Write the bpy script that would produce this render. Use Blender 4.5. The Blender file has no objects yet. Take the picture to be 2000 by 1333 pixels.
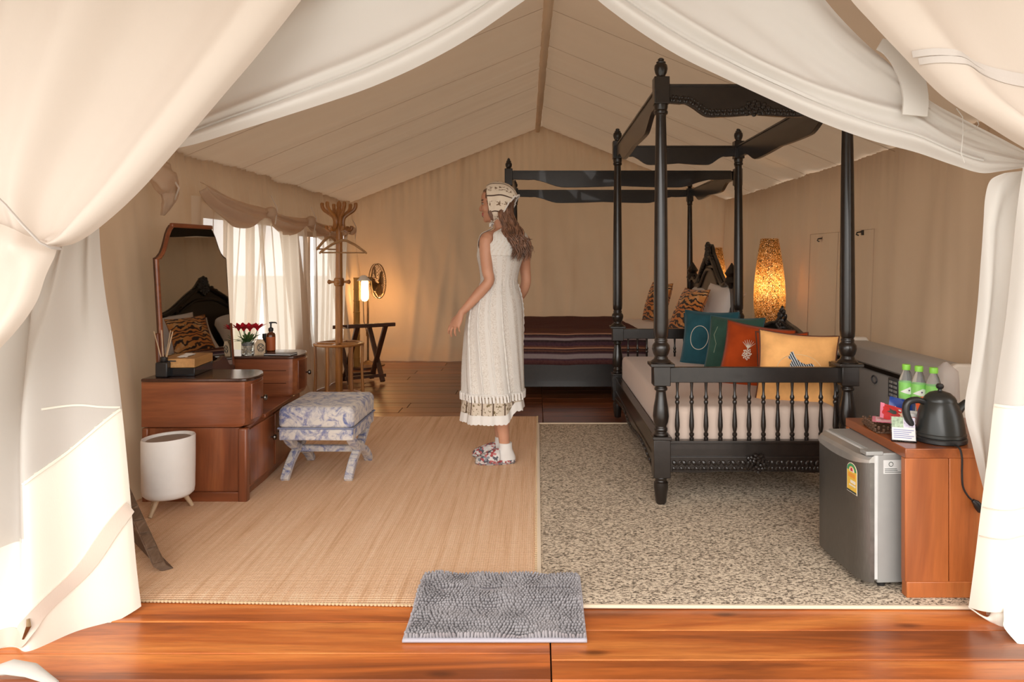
import bpy, bmesh, math, random
from mathutils import Vector, Matrix, noise
random.seed(7)
C = bpy.context.scene.collection
PI = math.pi
# ------------------------------------------------------------------ camera, sky, exposure
F = 1450.0; CX, CY = 1050.0, 505.0; CAMZ = 1.21
cam_d = bpy.data.cameras.new('camera'); cam = bpy.data.objects.new('camera', cam_d); C.objects.link(cam)
cam.location = (0, 0, CAMZ); cam.rotation_euler = (PI/2, 0, 0)
cam_d.sensor_width = 36.0; cam_d.lens = F/2000*36
cam_d.shift_x = -(CX-1000)/2000; cam_d.shift_y = -(666.5-CY)/2000
cam_d.clip_start = 0.05; cam_d.clip_end = 300
bpy.context.scene.camera = cam
world = bpy.data.worlds.new('world'); bpy.context.scene.world = world; world.use_nodes = True
_bg = world.node_tree.nodes['Background']; _bg.inputs[0].default_value = (1.0, 0.975, 0.945, 1); _bg.inputs[1].default_value = 2.3
_sun = bpy.data.lights.new('sun', 'SUN'); _sun.energy = 2.2; _sun.angle = math.radians(60); _sun.color = (1, .96, .91)
sun = bpy.data.objects.new('sun', _sun); C.objects.link(sun); sun.location = (-3, -6, 9); sun.rotation_euler = (math.radians(60), 0, math.radians(-10))
vs = bpy.context.scene.view_settings
vs.view_transform = 'Standard'; vs.look = 'None'; vs.gamma = 1.0; vs.use_curve_mapping = False; vs.exposure = 0.28
bpy.context.scene.cycles.max_bounces = 14; bpy.context.scene.cycles.diffuse_bounces = 7
bpy.context.scene.cycles.transparent_max_bounces = 16
bpy.context.scene.cycles.sample_clamp_indirect = 6

def at(px, py, Y):
    "world point seen at pixel (px,py) at distance Y"
    return Vector(((px-CX)*Y/F, Y, CAMZ-(py-CY)*Y/F))
# ------------------------------------------------------------------ materials
def srgb(r, g, b):
    f = lambda c: (c/255/12.92) if c/255 <= .04045 else ((c/255+.055)/1.055)**2.4
    return (f(r), f(g), f(b))
class NT:
    def __init__(s, name):
        s.m = bpy.data.materials.new(name); s.m.use_nodes = True
        s.t = s.m.node_tree; s.n = s.t.nodes; s.b = s.n['Principled BSDF']; s.out = s.n['Material Output']
    def add(s, typ, **kw):
        nd = s.n.new(typ)
        for k, v in kw.items():
            if k.startswith('i_'):
                key = k[2:]; key = int(key) if key.isdigit() else key.replace('_', ' ')
                nd.inputs[key].default_value = v
            else: setattr(nd, k, v)
        return nd
    def link(s, a, b): s.t.links.new(a, b)
    def coords(s, kind='Object', scale=(1, 1, 1), rot=(0, 0, 0)):
        tc = s.add('ShaderNodeTexCoord'); mp = s.add('ShaderNodeMapping')
        mp.inputs['Scale'].default_value = scale; mp.inputs['Rotation'].default_value = rot
        s.link(tc.outputs[kind], mp.inputs[0]); return mp.outputs[0]
    def noise(s, vec, scale, detail=4, rough=.55, dist=0):
        nd = s.add('ShaderNodeTexNoise'); nd.inputs['Scale'].default_value = scale; nd.inputs['Detail'].default_value = detail
        nd.inputs['Roughness'].default_value = rough; nd.inputs['Distortion'].default_value = dist
        s.link(vec, nd.inputs['Vector']); return nd.outputs['Fac']
    def ramp(s, fac, stops, interp='LINEAR'):
        r = s.add('ShaderNodeValToRGB'); cr = r.color_ramp; cr.interpolation = interp
        while len(cr.elements) < len(stops): cr.elements.new(.5)
        for e, (p, c) in zip(cr.elements, stops):
            e.position = p; e.color = (*c, 1) if len(c) == 3 else c
        s.link(fac, r.inputs[0]); return r.outputs[0]
    def mix(s, fac, a, b, mode='MIX'):
        m = s.add('ShaderNodeMix', data_type='RGBA', blend_type=mode)
        for sock, v in ((m.inputs[0], fac), (m.inputs[6], a), (m.inputs[7], b)):
            if isinstance(v, (int, float)): sock.default_value = v
            elif isinstance(v, tuple): sock.default_value = (*v, 1) if len(v) == 3 else v
            else: s.link(v, sock)
        return m.outputs[2]
    def math(s, op, a, b=None):
        m = s.add('ShaderNodeMath', operation=op)
        for i, v in enumerate((a, b)):
            if v is None: continue
            if isinstance(v, (int, float)): m.inputs[i].default_value = v
            else: s.link(v, m.inputs[i])
        return m.outputs[0]
    def bump(s, h, strength=.3, dist=.01):
        b = s.add('ShaderNodeBump'); b.inputs['Strength'].default_value = strength; b.inputs['Distance'].default_value = dist
        s.link(h, b.inputs['Height']); s.link(b.outputs[0], s.b.inputs['Normal']); return b.outputs[0]
    def col(s, c):
        if isinstance(c, tuple): s.b.inputs['Base Color'].default_value = (*c, 1)
        else: s.link(c, s.b.inputs['Base Color'])
    def set(s, **kw):
        for k, v in kw.items(): s.b.inputs[k.replace('_', ' ')].default_value = v
        return s
def plain(name, c, rough=.5, metal=0, spec=.5, coat=0, var=.06, nscale=18, bump=0, **kw):
    "principled with a faint procedural variation"
    t = NT(name); v = t.coords()
    n = t.noise(v, nscale)
    lo = tuple(max(0, x*(1-var)) for x in c); hi = tuple(min(1, x*(1+var)) for x in c)
    t.col(t.ramp(n, [(.3, lo), (.7, hi)]))
    t.set(Roughness=rough, Metallic=metal, Specular_IOR_Level=spec, Coat_Weight=coat)
    for k, val in kw.items(): t.b.inputs[k.replace('_', ' ')].default_value = val
    if bump: t.bump(t.noise(v, nscale*6), bump, .004)
    return t.m
def cloth(name, c, trans=.0, weave=900, rough=.85, var=.05, alpha=1.0, tcol=None, stain=2.0, bump=.12):
    "woven fabric: diffuse + translucent (+ see-through gaps between threads)"
    t = NT(name); v = t.coords()
    n = t.noise(v, stain, 5); 
    lo = tuple(x*(1-var) for x in c); hi = tuple(min(1, x*(1+var)) for x in c)
    cc = t.ramp(n, [(.3, lo), (.7, hi)]); t.col(cc)
    t.set(Roughness=rough, Specular_IOR_Level=.15, Sheen_Weight=.15)
    v2 = t.coords(scale=(1, 1, .25)); bn = t.bump(t.noise(v2, weave, 2), bump, .002)
    sh = t.b.outputs[0]
    if trans:
        tr = t.add('ShaderNodeBsdfTranslucent'); mx = t.add('ShaderNodeMixShader'); mx.inputs[0].default_value = trans
        if tcol: tr.inputs[0].default_value = (*tcol, 1)
        else: t.link(cc, tr.inputs[0])
        t.link(sh, mx.inputs[1]); t.link(tr.outputs[0], mx.inputs[2]); sh = mx.outputs[0]
    if alpha < 1:
        tp = t.add('ShaderNodeBsdfTransparent'); mx = t.add('ShaderNodeMixShader'); mx.inputs[0].default_value = alpha
        t.link(tp.outputs[0], mx.inputs[1]); t.link(sh, mx.inputs[2]); sh = mx.outputs[0]
    t.link(sh, t.out.inputs[0]); return t.m
def wood(name, dark, mid, light, along='X', scale=6, rough=.35, coat=0, grain=9, rnd=.0, knots=True, bump=.08, spec=.5, con=0):
    t = NT(name)
    sc = {'X': (.09, 1, 1), 'Y': (1, .09, 1), 'Z': (1, 1, .09)}[along]
    tc = t.add('ShaderNodeTexCoord'); oi = t.add('ShaderNodeObjectInfo')
    ad = t.add('ShaderNodeVectorMath', operation='ADD'); sclr = t.add('ShaderNodeVectorMath', operation='SCALE')
    cb = t.add('ShaderNodeCombineXYZ'); t.link(oi.outputs['Random'], cb.inputs[0]); t.link(oi.outputs['Random'], cb.inputs[1]); t.link(oi.outputs['Random'], cb.inputs[2])
    t.link(cb.outputs[0], sclr.inputs[0]); sclr.inputs['Scale'].default_value = 37.0
    t.link(tc.outputs['Object'], ad.inputs[0]); t.link(sclr.outputs[0], ad.inputs[1])
    mp = t.add('ShaderNodeMapping'); mp.inputs['Scale'].default_value = sc; t.link(ad.outputs[0], mp.inputs[0]); v = mp.outputs[0]
    big = t.noise(v, scale, 6, .6, .8); fine = t.noise(v, scale*grain, 4, .65)
    c1 = t.ramp(big, [(.28+con, dark), (.5, mid), (.74-con, light)])
    c2 = t.mix(t.math('MULTIPLY', t.ramp(fine, [(.42, (0, 0, 0)), (.62, (1, 1, 1))]), .35), c1, tuple(x*.55 for x in mid))
    if knots:
        kn = t.add('ShaderNodeTexVoronoi'); kn.inputs['Scale'].default_value = 2.6; kn.voronoi_dimensions = '2D' if along == 'X' else '3D'
        mp2 = t.add('ShaderNodeMapping'); mp2.inputs['Scale'].default_value = tuple({True: .5, False: 1.4}[k == along] for k in 'XYZ'); t.link(ad.outputs[0], mp2.inputs[0])
        t.link(mp2.outputs[0], kn.inputs['Vector'])
        km = t.ramp(kn.outputs['Distance'], [(.02, (1, 1, 1)), (.075, (0, 0, 0))])
        c2 = t.mix(t.math('MULTIPLY', km, .7), c2, tuple(x*.35 for x in dark))
    if rnd:
        hv = t.add('ShaderNodeHueSaturation'); mr = t.add('ShaderNodeMapRange'); mr.inputs[3].default_value = 1-rnd; mr.inputs[4].default_value = 1+rnd
        t.link(oi.outputs['Random'], mr.inputs[0]); t.link(mr.outputs[0], hv.inputs['Value']); t.link(c2, hv.inputs['Color']); c2 = hv.outputs[0]
    t.col(c2); t.set(Roughness=rough, Coat_Weight=coat, Coat_Roughness=.15, Specular_IOR_Level=spec)
    t.bump(fine, bump, .003); return t.m

M = {}
# ------------------------------------------------------------------ mesh builder
class MB:
    def __init__(s): s.v = []; s.f = []; s.mi = []; s.uv = []
    def _f(s, idx, m, uv=None): s.f.append(idx); s.mi.append(m); s.uv.append(uv)
    def box(s, x0, x1, y0, y1, z0, z1, m=0):
        b = len(s.v)
        s.v += [Vector(p) for p in ((x0,y0,z0),(x1,y0,z0),(x1,y1,z0),(x0,y1,z0),(x0,y0,z1),(x1,y0,z1),(x1,y1,z1),(x0,y1,z1))]
        for q in ((0,3,2,1),(4,5,6,7),(0,1,5,4),(1,2,6,5),(2,3,7,6),(3,0,4,7)): s._f([b+i for i in q], m)
        return s
    def bar(s, a, b, w, h, up=(0, 0, 1), m=0):
        "rectangular bar from a to b, w across, h along up"
        a = Vector(a); b = Vector(b); d = (b-a).normalized(); u = Vector(up); r = d.cross(u).normalized(); u = r.cross(d).normalized()
        rings = [[p + r*sx*w/2 + u*sz*h/2 for sx, sz in ((-1,-1),(1,-1),(1,1),(-1,1))] for p in (a, b)]
        return s.loft(rings, m=m)
    def loft(s, rings, closed=True, cap=True, m=0, uv=False):
        n = len(rings[0]); b = len(s.v)
        for r in rings: s.v += [Vector(p) for p in r]
        R = len(rings)
        for i in range(R-1):
            for j in range(n if closed else n-1):
                k = (j+1) % n
                s._f([b+i*n+j, b+i*n+k, b+(i+1)*n+k, b+(i+1)*n+j], m,
                     [(j/n, i/(R-1)), ((j+1)/n, i/(R-1)), ((j+1)/n, (i+1)/(R-1)), (j/n, (i+1)/(R-1))] if uv else None)
        if cap and closed:
            s._f([b+j for j in range(n)][::-1], m); s._f([b+(R-1)*n+j for j in range(n)], m)
        return s
    def lathe(s, prof, c=(0, 0, 0), seg=20, m=0, sx=1, sy=1, cap=True, axis='Z'):
        rings = []
        for r, z in prof:
            ring = []
            for k in range(seg):
                a = 2*PI*k/seg; p = (r*math.cos(a)*sx, r*math.sin(a)*sy, z)
                if axis == 'X': p = (p[2], p[0], p[1])
                if axis == 'Y': p = (p[1], p[2], p[0])
                ring.append(Vector(p)+Vector(c))
            rings.append(ring)
        return s.loft(rings, m=m, cap=cap)
    def sphere(s, c, r, seg=12, rg=8, m=0, rot=None):
        r = (r, r, r) if isinstance(r, (int, float)) else r
        rings = []
        for i in range(rg+1):
            a = -PI/2 + PI*i/rg; k = max(.02, math.cos(a))
            ring = [Vector((r[0]*k*math.cos(2*PI*j/seg), r[1]*k*math.sin(2*PI*j/seg), r[2]*math.sin(a))) for j in range(seg)]
            if rot is not None: ring = [rot @ p for p in ring]
            rings.append([p+Vector(c) for p in ring])
        return s.loft(rings, m=m)
    def tube(s, path, rad, seg=8, m=0, cap=True, flat=1.0, close=False):
        path = [Vector(p) for p in path]; n = len(path)
        rad = [rad]*n if isinstance(rad, (int, float)) else rad
        rings = []; t0 = (path[1]-path[0]).normalized()
        u = t0.orthogonal().normalized()
        if abs(t0.z) < .95: u = (Vector((0, 0, 1))-t0*t0.z).normalized()
        for i, p in enumerate(path):
            t = ((path[min(i+1, n-1)]-path[max(i-1, 0)])).normalized()
            u = (u-t*u.dot(t)).normalized(); w = t.cross(u)
            rings.append([p+(u*math.cos(2*PI*k/seg)*flat+w*math.sin(2*PI*k/seg))*rad[i] for k in range(seg)])
        if close: rings.append(rings[0]); cap = False
        return s.loft(rings, m=m, cap=cap)
    def grid(s, fn, nu, nv, m=0, skip=None, wrap=False):
        "fn(u,v)->point ; UVs are u,v"
        b = len(s.v)
        for j in range(nv+1):
            for i in range(nu+1): s.v.append(Vector(fn(i/nu, j/nv)))
        for j in range(nv):
            for i in range(nu):
                if skip and skip((i+.5)/nu, (j+.5)/nv): continue
                a = b+j*(nu+1)+i
                s._f([a, a+1, a+nu+2, a+nu+1], m(( i+.5)/nu, (j+.5)/nv) if callable(m) else m,
                     [(i/nu, j/nv), ((i+1)/nu, j/nv), ((i+1)/nu, (j+1)/nv), (i/nu, (j+1)/nv)])
        return s
    def prism(s, pts, d, m=0):
        "outline pts (3-D, planar) extruded along vector d"
        d = Vector(d); b = len(s.v); n = len(pts); pts = [Vector(p) for p in pts]
        s.v += pts + [p+d for p in pts]
        s._f([b+i for i in range(n)][::-1], m); s._f([b+n+i for i in range(n)], m)
        for i in range(n):
            k = (i+1) % n; s._f([b+i, b+k, b+n+k, b+n+i], m)
        return s
    def xf(s, mat, start=0):
        for i in range(start, len(s.v)): s.v[i] = mat @ s.v[i]
        return s
    def build(s, name, mats, parent=None, smooth=True, angle=38, bev=0, seg=2, sub=0, solid=0, fixn=True, **props):
        me = bpy.data.meshes.new(name); me.from_pydata([tuple(v) for v in s.v], [], s.f)
        mats = mats if isinstance(mats, (list, tuple)) else [mats]
        for mm in mats: me.materials.append(mm)
        if any(s.mi): me.polygons.foreach_set('material_index', s.mi)
        if any(u is not None for u in s.uv):
            ul = me.uv_layers.new(name='UVMap'); dat = []
            for f, u in zip(s.f, s.uv): dat += (u or [(0, 0)]*len(f))
            ul.data.foreach_set('uv', [x for p in dat for x in p])
        if fixn:
            bm = bmesh.new(); bm.from_mesh(me); bmesh.ops.recalc_face_normals(bm, faces=bm.faces); bm.to_mesh(me); bm.free()
        if smooth:
            me.polygons.foreach_set('use_smooth', [True]*len(me.polygons))
            me.set_sharp_from_angle(angle=math.radians(angle))
        me.update()
        o = bpy.data.objects.new(name, me); C.objects.link(o)
        if parent: o.parent = parent
        if solid:
            md = o.modifiers.new('solid', 'SOLIDIFY'); md.thickness = solid; md.offset = 0
        if bev:
            md = o.modifiers.new('bevel', 'BEVEL'); md.width = bev; md.segments = seg; md.limit_method = 'ANGLE'; md.angle_limit = math.radians(40)
        if sub:
            md = o.modifiers.new('sub', 'SUBSURF'); md.levels = sub; md.render_levels = sub
        for k, v in props.items(): o[k] = v
        return o
def thing(name, label, cat, loc=(0, 0, 0), rotz=0, group=None, rot=None):
    o = bpy.data.objects.new(name, None); C.objects.link(o); o.empty_display_size = .05
    o.location = loc; o.rotation_euler = rot if rot else (0, 0, rotz)
    o['label'] = label; o['category'] = cat
    if group: o['group'] = group
    return o
def tag(o, label, cat, group=None):
    o['label'] = label; o['category'] = cat
    if group: o['group'] = group
    return o
def struct(o): o['kind'] = 'structure'; return o
def dup(root, loc, rotz, label, group=None):
    r = root.copy(); C.objects.link(r); r.location = loc; r.rotation_euler = (0, 0, rotz); r['label'] = label
    for ch in list(root.children):
        c = ch.copy(); C.objects.link(c); c.parent = r
        for g in ch.children:
            d = g.copy(); C.objects.link(d); d.parent = c
    return r
def lerp(a, b, t): return a+(b-a)*t
def sstep(a, b, x):
    t = min(1, max(0, (x-a)/(b-a))); return t*t*(3-2*t)
def nz(x, y, z=0): return noise.noise(Vector((x, y, z)))
def curve(pts, t):
    "catmull-rom through pts (tuples), t in 0..1"
    n = len(pts)-1; x = min(max(t, 0), 1)*n; i = min(int(x), n-1); f = x-i
    p0, p1, p2, p3 = pts[max(i-1, 0)], pts[i], pts[i+1], pts[min(i+2, n)]
    return tuple(.5*((2*b)+(-a+c)*f+(2*a-5*b+4*c-d)*f*f+(-a+3*b-3*c+d)*f**3) for a, b, c, d in zip(p0, p1, p2, p3))
# ------------------------------------------------------------------ shared materials
M['canvas_wall'] = cloth('tan tent canvas', (.50, .365, .26), trans=.10, weave=500, tcol=(.62, .42, .25), stain=1.6)
M['canvas_roof'] = cloth('tan roof canvas', (.42, .31, .225), trans=.10, weave=500, tcol=(.60, .43, .28), stain=1.2)
M['canvas_flap'] = cloth('cream door canvas', (.63, .555, .485), trans=.20, weave=420, tcol=(.85, .70, .57), stain=1.1, var=.03)
M['canvas_heavy'] = cloth('heavy cream hem canvas', (.86, .82, .72), trans=.12, weave=420, stain=1.1, var=.02)
M['inner_white'] = cloth('thin white lining cloth', (.68, .65, .61), trans=.35, weave=600, tcol=(.68, .64, .58), stain=1.4, var=.03)
M['flap_light'] = cloth('thin rolled canvas', (.74, .61, .47), trans=.45, weave=500, tcol=(.80, .62, .45))
M['sheer'] = cloth('sheer white curtain', (.80, .70, .58), trans=.55, weave=700, alpha=.80, var=.04)
M['strap'] = cloth('beige webbing', (.62, .53, .45), weave=300, var=.06)
M['stripe_tape'] = cloth('grey seam tape', (.52, .47, .43), weave=300, var=.05)
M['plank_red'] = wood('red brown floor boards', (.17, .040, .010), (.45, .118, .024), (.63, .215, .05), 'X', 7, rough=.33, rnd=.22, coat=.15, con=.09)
M['plank_shaded'] = wood('floor boards with indoor shade painted in', (.075, .022, .009), (.18, .052, .018), (.27, .095, .035), 'X', 7, rough=.30, rnd=.22, coat=.2, con=.06)  # same wood as the front boards, dimmer indoor light painted into the colour
M['black'] = plain('black lacquered wood', (.013, .009, .007), rough=.28, coat=.12, var=.25, nscale=30, bump=.04)
M['dresser'] = wood('walnut veneer', (.08, .022, .009), (.22, .062, .022), (.36, .12, .042), 'X', 5, rough=.32, coat=.3, knots=False)
M['dresser_v'] = wood('walnut veneer upright', (.08, .022, .009), (.22, .062, .022), (.36, .12, .042), 'Z', 5, rough=.32, coat=.3, knots=False)
M['dark_top'] = wood('dark polished walnut', (.028, .010, .006), (.06, .022, .012), (.10, .038, .02), 'Y', 5, rough=.22, coat=.4, knots=False)
M['teak'] = wood('orange teak', (.22, .055, .012), (.42, .12, .028), (.58, .21, .06), 'Z', 5, rough=.42, coat=.1)
M['teak_top'] = wood('orange teak top', (.15, .036, .010), (.30, .08, .02), (.44, .14, .04), 'Y', 5, rough=.3, coat=.3)
M['rack_wood'] = wood('honey coloured coat rack wood', (.20, .075, .02), (.40, .17, .045), (.54, .26, .08), 'Z', 8, rough=.35, coat=.2, knots=False)
M['dark_brown'] = wood('dark brown wood', (.035, .014, .008), (.075, .03, .015), (.12, .05, .025), 'X', 8, rough=.4, knots=False)
M['pale_wood'] = wood('pale beech', (.42, .29, .17), (.55, .40, .25), (.66, .50, .33), 'Z', 10, rough=.5, knots=False)
M['bamboo'] = wood('amber bamboo', (.25, .13, .03), (.45, .26, .07), (.58, .36, .12), 'Z', 8, rough=.4, knots=False)
M['white_plastic'] = plain('matt white plastic', (.80, .79, .77), rough=.45, var=.02)
M['black_plastic'] = plain('black plastic', (.014, .014, .015), rough=.38, var=.2, coat=.1)
M['grey_steel'] = plain('silver grey paint', (.31, .31, .30), rough=.42, metal=.25, var=.03)
M['chrome'] = plain('chrome', (.75, .74, .72), rough=.18, metal=1, var=.03)
M['brass'] = plain('aged bronze', (.23, .15, .08), rough=.32, metal=.9, var=.2)
M['skin'] = NT('skin').m
M['white_sheet'] = cloth('white bed linen', (.78, .73, .70), weave=800, var=.02)
M['mattress'] = cloth('taupe linen', (.52, .41, .345), weave=700, var=.04)
M['paper'] = plain('white paper', (.80, .77, .72), rough=.7, var=.03)
# ------------------------------------------------------------------ tent shell
RZ, EZ, HW, YF, YB = 2.78, 1.85, 2.25, 2.62, 8.86     # ridge, eaves, half width, front, back
XR = .05
def roofz(x): return RZ-(RZ-EZ)*min(1, abs(x-XR)/(HW-.0))
# outside ground
g = MB().box(-40, 40, -30, 60, -.5, -.2); go = struct(g.build('ground', plain('pale gravel ground', (.52, .50, .45), rough=.9, nscale=3, var=.12), smooth=False))
# floor boards
fl = MB().box(-2.6, 2.6, 2.13, 9.1, -.16, -.032); floor = struct(fl.build('floor', plain('dark joist gap', (.02, .010, .006), rough=.8), smooth=False))
def plank(x0, x1, y0, y1):
    g_ = .0022; b = MB().box(-(x1-x0)/2+g_, (x1-x0)/2-g_, -(y1-y0)/2+g_, (y1-y0)/2-g_, -.03, 0)
    o = b.build('plank', M['plank_red' if y0 < 2.6 else 'plank_shaded'], floor, bev=.002, seg=1, smooth=False)
    o.location = ((x0+x1)/2, (y0+y1)/2, random.uniform(-.0012, 0)); return o
rr = random.Random(3)
yl = [2.13, 2.273]+[2.273+.197*k for k in range(1, 35)]; yr = [2.13, 2.235, 2.415]+[2.415+.19*k for k in range(1, 36)]
for ys, xa, xb in ((yl, -2.55, .04), (yr, .04, 2.55)):
    for y0, y1 in zip(ys, ys[1:]):
        if y0 > 9: break
        if 3.0 < y0 < 5.2: cuts = []                       # under the rugs
        elif y0 > 5.2: cuts = [lerp(xa, xb, rr.uniform(.2, .8))]
        else: cuts = []
        xs = [xa]+cuts+[xb]
        for x0, x1 in zip(xs, xs[1:]): plank(x0, x1, y0, y1)
# roof: one sagging canvas bay between each pair of seams, left and right slope
ceiling = bpy.data.objects.new('ceiling', None); C.objects.link(ceiling); struct(ceiling)
bays = [YF-.9, 3.0, 3.75, 4.62, 5.41, 6.05, 6.64, 7.6, YB+.05]
for sgn in (-1, 1):
    for k, (y0, y1) in enumerate(zip(bays, bays[1:])):
        if y1 < YF: continue
        y0 = max(y0, YF-.35)
        def fn(u, v, sgn=sgn, y0=y0, y1=y1):
            t = u; y = lerp(y0, y1, v); x = XR+sgn*t*(HW+.12)
            z = lerp(RZ, EZ-.012, t)
            sag = -.020*math.sin(PI*v)*math.sin(PI*min(1, t*1.0))**.6
            wr = .007*nz(t*2.2, y*9+sgn*4, k)+.016*nz(t*1.6+y*.7, y*2.4-t*2, 7)
            edge = min(1, 8*min(v, 1-v))
            return (x, y, z+sag+wr*edge)
        MB().grid(fn, 40, 18).build('canvas_panel', M['canvas_roof'], ceiling, angle=80)
    for y in bays[1:-1]:
        if y < YF: continue
        s = MB().tube([(XR+sgn*t*HW, y, lerp(RZ, EZ, t)-.006+.0*t) for t in [i/14 for i in range(15)]], .0025, 6, flat=.3)
        s.build('seam', M['canvas_roof'], ceiling)
# fabric-wrapped ridge pole with nodes
pth, rad = [], []
for i in range(120):
    y = lerp(YF-.2, YB-.02, i/119); d = min(abs(y-n) for n in (3.4, 4.1, 4.95, 5.4, 5.95, 6.7, 7.5, 8.3))
    pth.append((lerp(.09, .0, (y-YF)/(YB-YF)), y, RZ-.055-.012*math.sin(y*2))); rad.append(.030-.010*math.exp(-(d/.03)**2)+.003*nz(y*9, 0))
rp = MB().tube(pth, rad, 12).build('ridge_sleeve', cloth('ridge sleeve cloth', (.72, .56, .38), weave=400, trans=.1), ceiling)
# eave rails (pleated tops where walls meet roof)
def pleat(q, k): return math.sin(q*k+1.7*nz(q*3, k))
# unseen fly sheet above the frame, added to shade the upper door flaps
pr = MB()
for s_ in (-1, 1): pr.grid(lambda u, v, s_=s_: (XR+s_*u*2.7, lerp(.3, 2.75, v), lerp(2.95, 2.22, u)-.03*math.sin(PI*v)), 16, 8)
struct(pr.build('added_shade_fly', M['canvas_roof'], angle=80))
# back wall
def back(u, v):
    x = lerp(-HW, HW+.1, u); zt = roofz(x)+.05; z = v*zt
    top = sstep(.6, 1, v); bot = 1-sstep(0, .12, v)
    y = YB-.02 + .05*nz(x*.9, z*.5, 2)*(1-top*.5) - .10*bot*bot
    y += .055*nz(x*3.4+z*.9, z*.45, 5)*(1-top) + .028*nz(x*8+z*1.6, z*.8, 9)*(.5+.5*top) + .03*bot*nz(x*3, z*5, 31)
    y += .013*pleat(x, 70)*top**2
    y += .018*nz(x*4, z*7, 4)*bot
    for xs, sl in ((-1.52, .10), (-1.28, .16), (-1.05, .06), (-.42, -.02), (.35, .05), (.05, 0)): y -= .032*math.exp(-((x-xs-sl*z)/.045)**2)*(1-.6*v)
    return (x, y, z)
struct(MB().grid(back, 220, 90).build('wall_back', M['canvas_wall'], angle=80))
WINS = [(4.78, 6.30, .36, 1.50), (6.72, 7.68, .38, 1.44)]
def side(sgn):
    def fn(u, v):
        y = lerp(YF-.3, YB, u); z = v*(EZ+.05); x0 = lerp(2.02, HW, v) if sgn < 0 else lerp(2.18, HW, v)
        bot = 1-sstep(0, .10, v); top = sstep(.72, 1, v)
        d = .030*nz(y*1.3, z*.4, 3+sgn)+.034*nz(y*3.6+z*.3, z*.5, 8)+.012*nz(y*11, z*.7, 1)
        d += .011*pleat(y, 75)*top**1.5 + .035*bot*nz(y*5, z*5, 2)
        if sgn < 0:
            for (a, b, c, e) in WINS:
                if a-.1 < y < b+.1 and c-.1 < z < e+.1: d *= .2
        return (sgn*(x0-.02+d), y, z)
    return fn
def hole(u, v):
    y = lerp(YF-.3, YB, u); z = v*(EZ+.05)
    return any(a < y < b and c < z < e for a, b, c, e in WINS)
struct(MB().grid(side(-1), 260, 80, skip=hole).build('wall_left', M['canvas_wall'], angle=80))
struct(MB().grid(side(1), 200, 60).build('wall_right', M['canvas_wall'], angle=80))
# window surrounds: hemmed canvas border, centre post of the outside frame, insect screen hem
for n, (a, b, c, e) in enumerate(WINS, 1):
    w = bpy.data.objects.new('window_%d' % n, None); C.objects.link(w); struct(w)
    xo = lambda z: -lerp(2.02, HW, z/EZ)-.0
    for y in (a, b): MB().bar((xo(c)+.02, y, c), (xo(e)+.02, y, e), .05, .012, up=(1, 0, 0)).build('window_hem', M['canvas_wall'], w, bev=.003)
    for z in (c, e): MB().bar((xo(z)+.02, a, z), (xo(z)+.02, b, z), .012, .05, up=(0, 0, 1)).build('window_hem', M['canvas_wall'], w, bev=.003)
    ys = (5.02, 5.52, 5.94) if n == 1 else (7.05, 7.4)
    for y in ys: MB().bar((-2.30, y, c-.1), (-2.30, y, e+.2), .07, .05, up=(1, 0, 0)).build('window_post', M['canvas_wall'], w, bev=.004)
# shrubs outside the window (green glimpsed low through the sheer)
hedge_m = plain('garden leaves', (.10, .22, .03), rough=.7, var=.5, nscale=12)
for i, (hx, hy) in enumerate(((-5.2, 11.4), (-4.3, 9.4))):
    b = MB()
    for k in range(420):
        a = rr.uniform(0, 2*PI); ph = rr.uniform(-.2, 1); r = rr.uniform(.6, 1)
        c = Vector((math.cos(a)*.7*r*math.cos(ph), math.sin(a)*.7*r*math.cos(ph), .05+.55*r*math.sin(ph)))
        d = Vector((rr.uniform(-1, 1), rr.uniform(-1, 1), rr.uniform(-.2, 1))).normalized()*.12; q = d.orthogonal().normalized()*.04
        i0 = len(b.v); b.v += [c-d*.5, c+q, c+d*.5, c-q]; b._f([i0, i0+1, i0+2, i0+3], 0)
    t = thing('garden_shrub', ['low green shrub outside beyond the sheer curtain, far one', 'low green shrub outside seen past the flower pot'][i], 'shrub', (hx, hy, -.2))
    fo = b.build('foliage', hedge_m, t, smooth=False, fixn=False); fo['kind'] = 'stuff'
    s = MB()
    for k in range(5): s.tube([(0, 0, 0), (.12*math.cos(k*1.3), .12*math.sin(k*1.3), .35)], .02, 6)
    s.build('stem', M['dark_brown'], t)
# ------------------------------------------------------------------ turned work shared by both beds
BLK = M['black']
def blk(b, x, y, z0, z1, h): b.box(x-h, x+h, y-h, y+h, z0, z1)
def rail_valance(a, b, ztop, end_drop, mid_drop, th=.032, flip=1):
    "outline of a canopy rail between posts a,b (same z): straight top, ogee lower edge"
    a = Vector(a); b = Vector(b); d = b-a; L = d.length; t = d/L; n = Vector((-t.y, t.x, 0))
    top = [(0, 0), (L, 0)]; low = []
    for i in range(41):
        s = i/40; e = min(s, 1-s)
        dz = lerp(end_drop, mid_drop, sstep(.10, .24, e)) + .012*math.sin(PI*min(1, e/.5))
        if .085 < e < .12: dz -= .004
        low.append((L*s, -dz))
    out = top+low[::-1]
    return [a+t*x+Vector((0, 0, ztop+z))-n*th/2 for x, z in out], n*th
def scallops(b, a, c, zf, n, r, off):
    "row of carved leaf scallops"
    a = Vector(a); c = Vector(c); t = (c-a).normalized(); nn = Vector((-t.y, t.x, 0))
    for i in range(n):
        s = (i+.5)/n; p = a.lerp(c, s)+Vector((0, 0, zf(s)))+nn*off
        R = Matrix.Rotation(.5 if i % 2 else -.5, 3, nn)
        b.sphere(p, (r*.75 if abs(t.x) > .5 else r*.45, r*.45 if abs(t.x) > .5 else r*.75, r*1.1), 6, 4, rot=R)
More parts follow.
